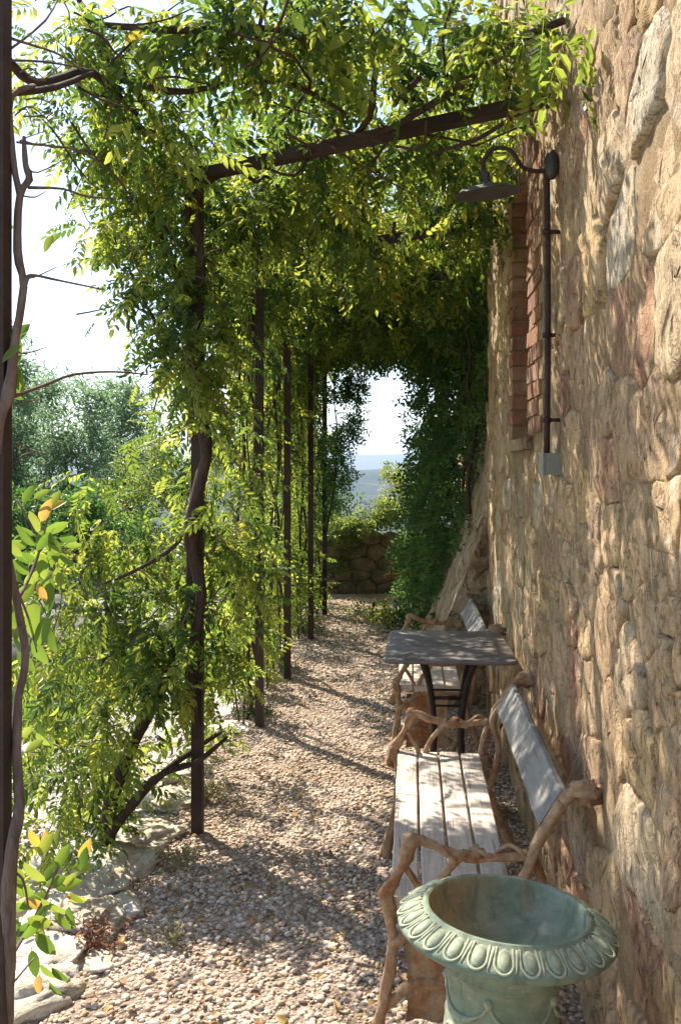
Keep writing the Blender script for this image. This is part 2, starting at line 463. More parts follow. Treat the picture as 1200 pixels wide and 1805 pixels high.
# the air: far hills fade to blue
hz = NT('valley air')
hv = hz.n('VolumePrincipled', Color=(.62, .76, .95, 1), Density=.00030, Anisotropy=.2).outputs[0]
hz.t.links.new(hv, hz.out.inputs['Volume'])
mb = MB(); mb.box((-7500, -80, -75), (7500, 7200, 125))
hb = mb.build('haze', hz.m, None, False); tag(hb, kind='stuff')

# gravel path: earth sheet with its own relief
def path_h(x, y):
    return 0.004 + 0.012 * noise.noise(Vector((x * 2.3, y * 1.7, 0))) + 0.006 * noise.noise(Vector((x * 7, y * 7, 3)))
EDGE = lambda y: -1.12 - 0.10 * noise.noise(Vector((y * 1.1, 4, 0))) - (0.12 if y < 3.6 else 0)
v, f = [], []
NYp, NXp = 130, 26
for j in range(NYp + 1):
    y = 1.0 + j * 10.6 / NYp
    for i in range(NXp + 1):
        x = EDGE(y) + (0.60 - EDGE(y)) * i / NXp
        v.append((x, y, path_h(x, y) - (0.06 if i == 0 else 0)))
for j in range(NYp):
    for i in range(NXp):
        a = j * (NXp + 1) + i
        f.append((a, a + 1, a + NXp + 2, a + NXp + 1))
path = pyobj('path', v, f, M['soil']); tag(path, kind='structure')
v, f = [], []
for j in range(61):
    y = 0.8 + j * 0.18
    for i in range(33):
        x = -4.6 + i * 0.115
        v.append((x, y, -0.10 + .09 * smooth(-1.5, -1.05, x) + 0.016 * noise.noise(Vector((x * 3, y * 3, 0))) + 0.006 * noise.noise(Vector((x * 11, y * 11, 0)))))
for j in range(60):
    for i in range(32):
        a = j * 33 + i
        f.append((a, a + 1, a + 34, a + 33))
tag(pyobj('lower_terrace', v, f, M['terrace']), kind='structure')

# pebbles
def ico(sub):
    import bmesh
    bm = bmesh.new(); bmesh.ops.create_icosphere(bm, subdivisions=sub, radius=1.0)
    v = np.array([q.co[:] for q in bm.verts]); f = np.array([[q.index for q in t.verts] for t in bm.faces]); bm.free()
    return v, f
def scatter_pebbles(n, x0, x1, y0, y1, smin, smax, sub, hfun, left=None):
    tv, tf = ico(sub)
    xs = rng.uniform(x0, x1, n); yy = rng.uniform(y0, y1, n)
    if left is not None:
        keep = np.array([x > left(y) for x, y in zip(xs, yy)])
        xs, yy = xs[keep], yy[keep]
    n = len(xs)
    s = smin + (smax - smin) * rng.random(n) ** 2.6
    sc = np.stack([s, s * rng.uniform(.6, .95, n), s * rng.uniform(.36, .6, n)], 1)
    nvar = 24
    var = []
    for k in range(nvar):
        q = np.array([v * (1 + .42 * noise.noise(Vector(v) * 1.1 + Vector((k * 5, 0, 0))) + .2 * noise.noise(Vector(v) * 2.6 + Vector((k * 5, 7, 0)))) for v in tv])
        var.append(q)
    var = np.array(var)
    V = var[rng.integers(0, nvar, n)] * sc[:, None, :]
    a = rng.uniform(0, 2 * np.pi, n); ca, sa = np.cos(a)[:, None], np.sin(a)[:, None]
    tl = rng.normal(0, .25, n)[:, None]
    x, y, z = V[..., 0], V[..., 1], V[..., 2]
    y, z = y * np.cos(tl) - z * np.sin(tl), y * np.sin(tl) + z * np.cos(tl)
    x, y = x * ca - y * sa, x * sa + y * ca
    zz = np.array([hfun(p, q) for p, q in zip(xs, yy)]) + sc[:, 2] * rng.uniform(.1, .8, n)
    V = np.stack([x + xs[:, None], y + yy[:, None], z + zz[:, None]], -1).reshape(-1, 3)
    F = (tf[None] + (np.arange(n) * len(tv))[:, None, None]).reshape(-1, 3)
    return V, F, np.repeat(rng.random(n), len(tv))
def join_sets(sets):
    V, F, Q = [], [], []; b = 0
    for v, f, q in sets:
        V.append(v); F.append(f + b); Q.append(q); b += len(v)
    return np.concatenate(V), np.concatenate(F), np.concatenate(Q)
sets = [scatter_pebbles(8500, -1.3, .5, 2.4, 3.5, .004, .0145, 2, path_h, EDGE),
        scatter_pebbles(29000, -1.3, .5, 3.45, 7.0, .005, .014, 1, path_h, EDGE),
        scatter_pebbles(12000, -1.3, .5, 6.9, 11.2, .006, .016, 1, path_h, EDGE),
        scatter_pebbles(7000, -2.6, -1.05, 2.6, 6.0, .006, .017, 1, lambda x, y: -.10 + .09 * smooth(-1.5, -1.05, x))]
V, F, Q = join_sets(sets)
o = link('gravel', np_mesh('gravel', V, F, M['pebble'], Q, True)); tag(o, 'pinkish grey gravel of loose pebbles covering the path', 'gravel', kind='stuff')

# ------------------------------------------------------------------ stone wall of the house
WX = 0.49
NI = (4.02, 4.63, 1.67, 2.80)    # niche y0 y1 z0 z1
BR = (3.60, 4.86, 1.60, 2.86)    # brick surround
wall = empty('stone_wall', (WX, 3.7, 0), 'tall rough wall of tan and reddish rubble stone behind the benches', 'wall')
def clip(poly, nx, ny, d):
    out = []
    for i in range(len(poly)):
        a, b = poly[i], poly[(i + 1) % len(poly)]
        da = a[0] * nx + a[1] * ny - d; db = b[0] * nx + b[1] * ny - d
        if da <= 0: out.append(a)
        if (da < 0) != (db < 0) and abs(da - db) > 1e-9:
            t = da / (da - db); out.append((a[0] + (b[0] - a[0]) * t, a[1] + (b[1] - a[1]) * t))
    return out
def stone_cells(y0, y1, z0, z1, hmin, hmax, lmin, lmax):
    seeds = []
    z = z0
    while z < z1:
        h = random.uniform(hmin, hmax); y = y0 + random.uniform(-.3, 0)
        while y < y1:
            l = random.uniform(lmin, lmax) * (1.0 if random.random() > .25 else .5)
            yc = y + l / 2
            if l < .17 and random.random() < .5:
                seeds.append((yc, z + h * .25, .0)); seeds.append((yc, z + h * .78, .0))
            else:
                seeds.append((yc, z + h * random.uniform(.3, .7), l * .12))
            y += l
        z += h
    cells = []
    ZS = 1.25
    for i, (y, z, w) in enumerate(seeds):
        poly = [(y - .5, z - .4), (y + .5, z - .4), (y + .5, z + .4), (y - .5, z + .4)]
        poly = clip(poly, -1, 0, -y0); poly = clip(poly, 1, 0, y1) if poly else poly
        if poly: poly = clip(poly, 0, -1, -z0)
        if poly: poly = clip(poly, 0, 1, z1)
        for j, (a, b, w2) in enumerate(seeds):
            if j == i or abs(a - y) > .9 or abs(b - z) > .7 or not poly: continue
            # power diagram in stretched space
            dy, dz = a - y, (b - z) * ZS * ZS
            d = (a * a - y * y + ZS * ZS * (b * b - z * z) + (w * w - w2 * w2)) / 2
            poly = clip(poly, dy, dz, d)
        if poly and len(poly) > 2: cells.append(poly)
    return cells
def area(p): return abs(sum(p[i][0] * p[(i + 1) % len(p)][1] - p[(i + 1) % len(p)][0] * p[i][1] for i in range(len(p)))) / 2
def stone_mesh(poly, gap, prot, nring=6, amp=.02, seed=0, npt=24):
    cy = sum(p[0] for p in poly) / len(poly); cz = sum(p[1] for p in poly) / len(poly)
    pts = poly
    for _ in range(2):
        q = []
        for i in range(len(pts)):
            a, b = pts[i], pts[(i + 1) % len(pts)]
            q.append((a[0] * .89 + b[0] * .11, a[1] * .89 + b[1] * .11)); q.append((a[0] * .11 + b[0] * .89, a[1] * .11 + b[1] * .89))
        pts = q
    # resample
    L = [0]
    for i in range(len(pts)):
        a, b = pts[i], pts[(i + 1) % len(pts)]; L.append(L[-1] + math.hypot(b[0] - a[0], b[1] - a[1]))
    out = []
    for k in range(npt):
        t = L[-1] * k / npt
        i = max(j for j in range(len(pts)) if L[j] <= t)
        a, b = pts[i], pts[(i + 1) % len(pts)]; u = (t - L[i]) / max(L[i + 1] - L[i], 1e-6)
        out.append((a[0] + (b[0] - a[0]) * u, a[1] + (b[1] - a[1]) * u))
    rad = sum(math.hypot(p[0] - cy, p[1] - cz) for p in out) / npt
    v, f = [], []
    planes = [(random.uniform(-.16, .16), random.uniform(-.16, .16), random.uniform(0, .007)) for _ in range(4)]
    tilt = (random.uniform(-.045, .045), random.uniform(-.04, .04))
    prof = [(1.0, .06), (1.0, .004), (.985, -prot * .6), (.92, -prot), (.74, -prot), (.50, -prot), (.25, -prot)][:nring + 1]
    for s, dx in prof:
        for (a, b) in out:
            k = s * (1 - gap / rad)
            jit = .016 * noise.noise(Vector((a * 11, b * 11, seed))) + .008 * noise.noise(Vector((a * 30, b * 30, seed)))
            y = cy + (a - cy) * k + jit; z = cz + (b - cz) * k + jit
            q = Vector((seed * .37, y, z))
            n = amp * .5 * noise.noise(q * 5) - amp * .6 * abs(noise.noise(q * 9)) + amp * .55 * noise.noise(q * 19) + amp * .45 * noise.noise(q * 42)
            fall = 1 if dx < -.003 else .2
            chis = max(a_ * (y - cy) + b_ * (z - cz) - c_ for a_, b_, c_ in planes)
            chis = max(0, chis)
            v.append((dx + fall * (n + .55 * chis + tilt[0] * (y - cy) + tilt[1] * (z - cz)), y - cy, z - cz))
    n = npt
    for r in range(len(prof) - 1):
        for k in range(n):
            k2 = (k + 1) % n
            f.append((r * n + k, r * n + k2, (r + 1) * n + k2, (r + 1) * n + k))
    v.append((-prot + amp * .5 * noise.noise(Vector((seed, cy * 9, cz * 9))), 0, 0))
    for k in range(n): f.append(((len(prof) - 1) * n + k, (len(prof) - 1) * n + (k + 1) % n, len(v) - 1))
    return v, f, cy, cz
cells = stone_cells(1.25, 6.17, 0.0, 4.3, .11, .30, .16, .56)
kept = []
for c in cells:
    cy = sum(p[0] for p in c) / len(c); cz = sum(p[1] for p in c) / len(c)
    by0, by1, bz0, bz1 = BR
    if by0 < cy < by1 and bz0 < cz < bz1: 
        # shave the cell back to the surround, or drop it
        continue
    # cut away what overlaps the surround on the side the stone lies on
    ylo, yhi = min(p[0] for p in c), max(p[0] for p in c); zlo, zhi = min(p[1] for p in c), max(p[1] for p in c)
    if ylo < by1 and yhi > by0 and zlo < bz1 and zhi > bz0:
        if cy <= by0: c = clip(c, 1, 0, by0)
        elif cy >= by1: c = clip(c, -1, 0, -by1)
        elif cz <= bz0: c = clip(c, 0, 1, bz0)
        else: c = clip(c, 0, -1, -bz1)
    if len(c) < 3 or area(c) < .004: continue
    px_size = area(c) * (WX / cy) / cy ** 2
    top = 1.55 + .50 * cy
    vis = (cz < min(top, 3.6)) and (cz > 1.55 - .62 * cy - .1) and cy > 1.5
    kept.append((px_size * (1 if vis else .001), c))
kept.sort(key=lambda q: -q[0])
rest = MB()
for i, (s_, c) in enumerate(kept):
    prot = random.choice([.003, .005, .007, .009, .012, .016])
    if i < 290:
        near = sum(p[0] for p in c) / len(c) < 3.5
        v, f, cy, cz = stone_mesh(c, .003, prot, 6, .013, i, 40 if near else 24)
        pyobj('stone', v, f, M['stone'], wall, True, (0, cy - 3.7, cz))
    else:
        v, f, cy, cz = stone_mesh(c, .005, prot, 3, .02, i, 10)
        rest.add([(q[0], q[1] + cy - 3.7, q[2] + cz) for q in v], f)
if rest.v: rest.build('upper_stones', M['stone'], wall, kind='stuff')
# mortar face with the niche left open
v, f, idx = [], [], {}
NY, NZ = 150, 130
yg = [1.2 + (6.17 - 1.2) * j / NY for j in range(NY + 1)]; zg = [-.05 + 4.45 * k / NZ for k in range(NZ + 1)]
snap = lambda g, val: min(range(len(g)), key=lambda i: abs(g[i] - val))
for val in NI[:2]: yg[snap(yg, val)] = val
for val in NI[2:]: zg[snap(zg, val)] = val
for j, y in enumerate(yg):
    for k, z in enumerate(zg):
        q = Vector((0, y, z))
        dx = .000 + .007 * noise.noise(q * 4) + .008 * noise.noise(q * 15)
        if j == NY: dx += .01
        v.append((dx, y - 3.7, z))
for j in range(NY):
    for k in range(NZ):
        yc, zc = (yg[j] + yg[j + 1]) / 2, (zg[k] + zg[k + 1]) / 2
        if NI[0] < yc < NI[1] and NI[2] < zc < NI[3]: continue
        a = j * (NZ + 1) + k
        f.append((a, a + 1, a + NZ + 2, a + NZ + 1))
pyobj('mortar', v, f, M['mortar'], wall)
mb = MB()     # solid of the wall behind the face, in four pieces round the niche
y0, y1 = 1.2, 6.165
mb.box((.06, y0 - 3.7, -.05), (.6, NI[0] - .12 - 3.7, 4.4)); mb.box((.06, NI[1] + .12 - 3.7, -.05), (.6, y1 - 3.7, 4.4))
mb.box((.06, NI[0] - .118 - 3.7, -.05), (.6, NI[1] + .118 - 3.7, NI[2])); mb.box((.06, NI[0] - .118 - 3.7, NI[3]), (.6, NI[1] + .118 - 3.7, 4.4))
mb.box((.012, y1 - 3.7 + .003, -.05), (.6, y1 - 3.7 + .03, 4.4))
mb.build('wall_core', M['mortar'], wall, False)
mb = MB(); mb.box((.22, NI[0] - .1 - 3.7, NI[2] - .01), (.25, NI[1] + .1 - 3.7, NI[3] + .01))
mb.build('blocked_opening', M['dark'], wall, False)
mb = MB(); mb.box((-.02, NI[0] - .05 - 3.7, NI[2] - .055), (.22, NI[1] + .1 - 3.7, NI[2] - .003), .004)
mb.build('sill', M['plaster'], wall, False)
mb = MB()
mb.box((-.006, NI[1] + .004 - 3.7, NI[2] - .002), (.22, NI[1] + .24 - 3.7, NI[3])); mb.box((-.006, NI[0] - .42 - 3.7, NI[2]), (.22, NI[0] - .004 - 3.7, NI[3]))
mb.build('brick_joints', M['mortar'], wall, False)
# bricks of the niche: far jamb, near jamb, soldier lintel
def brick_mesh(lx, ly, lz):
    b = MB(); b.box((-lx / 2, -ly / 2, -lz / 2), (lx / 2, ly / 2, lz / 2), .003)
    me = bpy.data.meshes.new('brick'); me.from_pydata([tuple(q) for q in b.v], [], b.f); me.materials.append(M['brick']); return me
bmesh_var = {}
def brick(x, y, z, lx, ly, lz):
    key = (round(lx, 2), round(ly, 2), round(lz, 2), random.randint(0, 2))
    if key not in bmesh_var: bmesh_var[key] = brick_mesh(lx, ly, lz)
    o = link('brick', bmesh_var[key], wall, loc=(x, y - 3.7, z)); o.rotation_euler = (random.uniform(-.02, .02), random.uniform(-.02, .02), random.uniform(-.03, .03))
z = NI[2] + .035; k = 0
while z < NI[3] - .02:
    l = .22 if k % 2 else .12
    brick(.105, NI[1] + l / 2 - .004, z, .24, l, .060)
    l2 = .30 if k % 2 else .19
    brick(.105 + random.uniform(-.008, .008), NI[0] - l2 / 2, z, .24, l2 - .01, .060)
    if k % 2 == 0: brick(.10, NI[0] - l2 - .11, z, .23, .20, .060)
    z += .0705; k += 1
for k in range(10):
    brick(.10, NI[0] - .1 + k * .078, NI[3] + .06, .24, .066, .13)

# battered buttress and the rest of the house beyond the corner
but = empty('buttress', (.5, 6.9, 0), 'sloping plastered buttress at the foot of the wall behind the far bench', 'buttress')
mb = MB()
NB = 14
prof = [(.04, 0), (.165, .36), (.34, .9), (.50, 1.43), (.53, 1.75)]
ysb = [6.22, 6.5, 7.0, 7.6, 8.2, 8.8]
def bx(z):
    for (a, b), (c, d) in zip(prof, prof[1:]):
        if z <= d: return a + (c - a) * (z - b) / (d - b)
    return prof[-1][0]
rows = []
zs = [1.75 * i / 24 for i in range(25)]
b0 = len(mb.v); vv = []
for y in ysb:
    for z in zs:
        vv.append((bx(z) + .05 * noise.noise(Vector((y * 3, z * 4, 0))) + .02 * noise.noise(Vector((y * 9, z * 10, 0))) - .5, y - 6.9, z - .03))
ff = []
for j in range(len(ysb) - 1):
    for i in range(24):
        a = j * 25 + i; ff.append((a, a + 1, a + 26, a + 25))
mb.add(vv, ff)
vv, ff = [], []
for z in zs:
    x0 = bx(z) + .05 * noise.noise(Vector((6.22 * 3, z * 4, 0))) + .02 * noise.noise(Vector((6.22 * 9, z * 10, 0)))
    for i in range(9):
        x = x0 + (.62 - x0) * i / 8
        vv.append((x - .5, 6.22 - 6.9 - (.02 * noise.noise(Vector((x * 7, 1, z * 7))) if i else 0), z - .03))
for j in range(24):
    for i in range(8):
        a = j * 9 + i; ff.append((a, a + 1, a + 10, a + 9))
mb.add(vv, ff)
mb.build('buttress_face', M['plaster'], but)
hw = empty('rear_wall', (.62, 9, 0), 'stone house wall hidden under the climbing jasmine', 'wall')
mb = MB(); mb.box((-.05, -2.75, -.1), (.5, 3.2, 4.2)); mb.build('wall_face', M['mortar'], hw, False)

# ------------------------------------------------------------------ pergola
perg = empty('pergola', (-.894, 3.99, 0), 'long dark brown iron pergola carrying the climbing plants over the path', 'pergola')
POSTS = [2.1, 3.99, 5.64, 6.93, 8.55, 9.94]
TOP = 2.74
for y in POSTS:
    mb = MB(); w = .023
    px0 = -.894 if y > 3 else P(-4, 900, 2.1).x
    mb.box((px0 - w, y - w, -.05), (px0 + w, y + w, TOP)); mb.build('post', M['iron'], perg, False, wc=True)
for i, y in enumerate(POSTS):
    ye = y - .62 if i > 0 else y - .2
    mb = MB()
    a = Vector((-.93, y, TOP + .02)); b = Vector((WX - .012, ye, TOP + .075))
    d = (b - a).normalized(); sd = d.cross(Vector((0, 0, 1))).normalized() * .028; up = sd.cross(d).normalized() * .021
    mb.add([a - sd - up, a + sd - up, a + sd + up, a - sd + up, b - sd - up, b + sd - up, b + sd + up, b - sd + up],
           [(0, 3, 2, 1), (4, 5, 6, 7), (0, 1, 5, 4), (1, 2, 6, 5), (2, 3, 7, 6), (3, 0, 4, 7)])
    mb.build('beam', M['iron'], perg, False, wc=True)
for x, z in ((-.894, TOP + .085), (-.25, TOP + .125)):
    mb = MB(); mb.tube([(x, 4.0, z), (x, 6, z - .02), (x + .02, 10.2, z)], .014, 6, sub=2); mb.build('rail', M['iron'], perg, wc=True)

# ------------------------------------------------------------------ lamp, pipe, box
PY = 3.22
pp0, pp1 = P(978, 300, PY), P(970, 800, PY)
px_ = WX - .045
lamp = empty('wall_lamp', (px_, PY, pp0.z), 'gooseneck lamp with a shallow grey metal shade fixed high on the wall', 'lamp')
sh = P(858, 335, PY)
mb = MB(); rs = [(.013, .060), (.016, .030), (.030, .018), (.060, .012), (.088, .004), (.110, -.010), (.112, -.013), (.108, -.012), (.080, -.002), (.03, .006), (.001, .008)]
n = 28; vv, ff = [], []
for r_, z_ in rs:
    for k in range(n):
        a = 2 * math.pi * k / n; vv.append((r_ * math.cos(a), r_ * math.sin(a), z_))
for j in range(len(rs) - 1):
    for k in range(n):
        ff.append((j * n + k, (j + 1) * n + k, (j + 1) * n + (k + 1) % n, j * n + (k + 1) % n))
mb.add(vv, ff)
shade = mb.build('shade', M['lead'], lamp, loc=(sh.x - px_, 0, sh.z - pp0.z)); shade.rotation_euler = (R(4), R(-5), 0)
mb = MB(); c1 = P(850, 292, PY); 
arm = [P(853, 312, PY), P(852, 285, PY), P(866, 264, PY), P(888, 260, PY), P(905, 270, PY), P(920, 293, PY), P(945, 301, PY), P(972, 298, PY)]
mb.tube(arm, .0075, 8, sub=4); mb.build('arm', M['iron'], lamp, wc=True)
mb = MB(); mb.tube([P(853, 318, PY), P(853, 300, PY)], [.015, .010], 10); mb.build('lamp_holder', M['lead'], lamp, wc=True)
mb = MB(); q = P(980, 290, PY); mb.ball((WX - .03, PY, q.z), (.028, .034, .05), 3, .1); mb.build('wall_mount', M['lead'], lamp, wc=True)
pipe = empty('conduit_pipe', (px_, PY, pp1.z), 'thin brown conduit pipe running down the wall from the lamp', 'pipe')
mb = MB(); mb.tube([(px_, PY, pp0.z + .0), (px_ + .004, PY + .006, 2.1), (px_, PY, pp1.z)], .010, 8, sub=4); mb.build('pipe', M['iron'], pipe, wc=True)
for z in (2.32, 1.98, 1.7):
    mb = MB(); mb.tube([(px_, PY, z - .008), (px_, PY, z + .008)], .0145, 8); mb.box((px_, PY - .006, z - .006), (WX, PY + .006, z + .006)); mb.build('clip', M['iron'], pipe, wc=True)
bz = P(965, 818, PY).z
jb = empty('junction_box', (WX - .03, PY, bz), 'small grey junction box at the bottom of the conduit pipe', 'junction box')
mb = MB(); mb.box((-.028, -.045, -.035), (.03, .045, .036)); mb.build('housing', M['box'], jb, False)
mb = MB(); mb.box((-.034, -.048, -.038), (-.029, .048, .039)); mb.build('cover', M['box'], jb, False)

# ------------------------------------------------------------------ benches
def make_bench(loc, label, L=1.30, group='branch framed garden benches'):
    t = empty('bench', loc, label, 'bench', group)
    xs = [-.158, -.076, .006, .088, .170]
    for i in range(4):
        mb = MB()
        x0, x1 = xs[i] + .004, xs[i + 1] - .004
        n = 10
        vv = []
        for j in range(n + 1):
            y = -L / 2 + L * j / n + (random.uniform(-.012, .012) if j in (0, n) else 0)
            e = lambda s: .0022 * noise.noise(Vector((y * 6, i * 3 + s, 0)))
            zt = .42 + .003 * noise.noise(Vector((y * 2, i, 0)))
            for (x, z) in ((x0 + e(0), zt - .03), (x0 + e(0), zt - .004), (x0 + .004, zt), (x1 - .004, zt), (x1 + e(5), zt - .004), (x1 + e(5), zt - .03)):
                vv.append((x, y, z))
        ff = [(j * 6 + k, (j + 1) * 6 + k, (j + 1) * 6 + (k + 1) % 6, j * 6 + (k + 1) % 6) for j in range(n) for k in range(6)]
        ff += [tuple(range(6)), tuple(n * 6 + k for k in range(6))[::-1]]
        mb.add(vv, ff); mb.build('seat_plank', M['seat'], t, False)
    # backrest plank, leaning
    mb = MB(); n = 16; vv = []
    for j in range(n + 1):
        y = -L / 2 + .03 + (L - .06) * j / n
        w = .006 * noise.noise(Vector((y * 5, 2, 0)))
        b = Vector((.243 + w, y, .600 + w)); tp = Vector((.300 + w, y, .695 + .006 * noise.noise(Vector((y * 7, 9, 0)))))
        nn = Vector((tp.z - b.z, 0, -(tp.x - b.x))).normalized() * .014
        m1 = (b + tp) / 2 - nn * (1.0 + .15 * math.sin(y * 9))
        for q in (b - nn, m1, tp - nn, tp - nn * .2 + Vector((.004, 0, .006)), tp + nn, b + nn): vv.append(q)
    ff = [(j * 6 + k, j * 6 + (k + 1) % 6, (j + 1) * 6 + (k + 1) % 6, (j + 1) * 6 + k) for j in range(n) for k in range(6)]
    ff += [tuple(range(6))[::-1], tuple(n * 6 + k for k in range(6))]
    mb.add(vv, ff); mb.build('backrest_plank', M['back'], t, False)
    for sgn in (-1, 1):
        y = sgn * (L / 2 + .0)
        T = lambda pts: [Vector((x - .10, y + dy * -sgn, z)) for x, dy, z in pts]
        sd = 3 if sgn < 0 else 8
        mb = MB()
        mb.tube(T([(-.02, 0, .530), (0, 0, .568), (.05, .01, .560), (.11, 0, .540), (.16, .012, .532), (.22, 0, .532), (.30, .0, .545)]),
                [.014, .018, .013, .012, .015, .011, .013], 12, .6, 5, sd)
        mb.ball(T([(0, 0, .570)])[0], (.026, .022, .022), sd, .4, freq=2.5)
        mb.ball(T([(.17, .008, .54)])[0], (.020, .02, .02), sd + 1, .5, freq=2.5)
        mb.tube(T([(.05 + .26 * k_ / 14, .014 * math.cos(k_ * 1.25), .553 - .016 * math.sin(math.pi * min(k_ / 9, 1)) + .013 * math.sin(k_ * 1.25)) for k_ in range(15)]), [.0055] * 15, 7, .5, 2, sd)
        mb.build('armrest', M['branch'], t)
        mb = MB()
        mb.tube(T([(.012, .01, .57), (-.01, 0, .53), (-.045, 0, .465), (-.068, 0, .425), (-.052, .005, .36), (-.050, 0, .28), (-.066, 0, .18), (-.085, 0, .09), (-.10, .0, 0.0)]),
                [.011, .013, .014, .019, .014, .014, .015, .017, .027], 12, .55, 5, sd + 2)
        mb.build('front_leg', M['branch'], t)
        mb = MB()
        mb.tube(T([(.42, 0, 0), (.36, .0, .12), (.30, .01, .28), (.275, .0, .42), (.305, -.012, .53), (.345, .0, .61), (.39, .01, .675), (.43, .0, .72), (.465, .0, .715)]),
                [.022, .016, .014, .013, .013, .014, .015, .018, .022], 12, .55, 5, sd + 3)
        mb.tube(T([(.20, .015, 0), (.25, .02, .16), (.315, .025, .33), (.34, .02, .45), (.315, .02, .55), (.36, .012, .63), (.385, 0, .68)]),
                [.018, .013, .011, .010, .011, .011, .011], 12, .55, 5, sd + 4)
        mb.ball(T([(.455, 0, .708)])[0], (.040, .030, .030), sd + 5, .8, 14, 10, freq=2.6)
        mb.build('rear_leg', M['branch'], t)
        mb = MB()
        mb.tube(T([(-.05, .0, .30), (.03, .01, .36), (.12, .01, .385), (.22, .01, .385), (.30, .01, .40)]), [.016, .015, .018, .015, .014], 8, .35, 3, sd + 6)
        mb.tube(T([(-.075, .0, .13), (.02, .01, .20), (.12, .015, .18), (.22, .02, .13)]), [.014, .012, .014, .012], 8, .4, 3, sd + 7)
        mb.tube(T([(.04, .01, .36), (.06, .01, .44), (.10, .01, .50), (.14, .0, .545)]), [.013, .011, .010, .012], 8, .4, 3, sd + 9)
        mb.tube(T([(.05, .01, .37), (.02, .01, .44), (-.015, .01, .50)]), [.010, .009, .009], 8, .4, 3, sd + 10)
        mb.build('branch_brace', M['branch'], t)
        mb = MB()   # rough bark slab between the legs
        vv, ff = [], []
        NX, NZ_ = 10, 9
        for side, yo in ((0, -.012), (1, .012)):
            for i in range(NX + 1):
                for k in range(NZ_ + 1):
                    x = -.01 + .21 * i / NX; z = .10 + .27 * k / NZ_
                    e = .02 * noise.noise(Vector((x * 12, z * 12, sd)))
                    x2 = x + (e if i in (0, NX) else 0); z2 = z + (e * 1.5 if k in (0, NZ_) else 0)
                    vv.append(T([(x2, .02, z2)])[0] + Vector((0, yo + .012 * noise.noise(Vector((x * 25, z * 20, side * 9 + sd))), 0)))
        W = NZ_ + 1; O = (NX + 1) * W
        for i in range(NX):
            for k in range(NZ_):
                a = i * W + k
                ff.append((a, a + 1, a + W + 1, a + W)); ff.append((O + a, O + a + W, O + a + W + 1, O + a + 1))
        ring = [i * W for i in range(NX + 1)] + [NX * W + k for k in range(1, W)] + [i * W + W - 1 for i in range(NX - 1, -1, -1)] + [k for k in range(W - 2, 0, -1)]
        for i in range(len(ring)):
            a, b = ring[i], ring[(i + 1) % len(ring)]; ff.append((a, O + a, O + b, b))
        mb.add(vv, ff); mb.build('bark_panel', M['branch'], t)
    return t
b1 = make_bench((.10, 3.17, 0), 'near slatted bench with rusty branch arms, right behind the green urn')
def copy_tree(o, parent=None):
    c = o.copy(); COL.objects.link(c); c.parent = parent
    for ch in [q for q in bpy.data.objects if q.parent == o and q != c]: copy_tree(ch, c)
    return c
kids = [q for q in bpy.data.objects if q.parent == b1]
b2 = b1.copy(); COL.objects.link(b2); b2.location = (.085, 5.62, 0)
b2['label'] = 'far slatted bench with grey backrest, partly hidden behind the dark table'
for k in kids:
    c = k.copy(); COL.objects.link(c); c.parent = b2

# ------------------------------------------------------------------ table
TX, TY = .165, 4.46
tb = empty('garden_table', (TX, TY, 0), 'dark sheet iron table with rounded corners standing between the two benches', 'table')
def rrect(hx, hy, r, n=6):
    pts = []
    for (cx_, cy_, a0) in ((hx - r, hy - r, 0), (-hx + r, hy - r, 90), (-hx + r, -hy + r, 180), (hx - r, -hy + r, 270)):
        for k in range(n + 1):
            a = R(a0 + 90 * k / n); pts.append((cx_ + r * math.cos(a), cy_ + r * math.sin(a)))
    return pts
pts = rrect(.285, .37, .05)
pts = [(x * (1 - .04 * (y > 0)), y) for x, y in pts]
mb = MB(); n = len(pts)
lay = [(.97, .712), (1, .709), (1, .722), (.985, .727), (.5, .725)]
vv = [(x * s_, y * s_, z + .004 * noise.noise(Vector((x * 3, y * 3, 1)))) for s_, z in lay for x, y in pts] + [(0, 0, .724), (0, 0, .712)]
ff = [(j * n + k, j * n + (k + 1) % n, (j + 1) * n + (k + 1) % n, (j + 1) * n + k) for j in range(len(lay) - 1) for k in range(n)]
ff += [((len(lay) - 1) * n + k, (len(lay) - 1) * n + (k + 1) % n, len(vv) - 2) for k in range(n)] + [(k, len(vv) - 1, (k + 1) % n) for k in range(n)]
mb.add(vv, ff); mb.build('tabletop', M['table'], tb)
for sx, sy in ((-1, -1), (1, -1), (-1, 1), (1, 1)):
    mb = MB()
    mb.tube([(sx * .135, sy * .15, .71), (sx * .115, sy * .13, .66), (sx * .085, sy * .09, .56), (sx * .065, sy * .065, .42), (sx * .062, sy * .062, .28), (sx * .08, sy * .08, .14), (sx * .15, sy * .16, .012)],
            .013, 8, sub=4); mb.build('leg', M['legiron'], tb)
for z, h in ((.50, .073), (.46, .068), (.20, .068)):
    mb = MB(); q = [(-h, -h, z), (h, -h, z), (h, h, z), (-h, h, z)]
    for a, b in zip(q, q[1:] + q[:1]): mb.tube([a, b], .0055, 6)
    mb.build('stretcher', M['legiron'], tb)

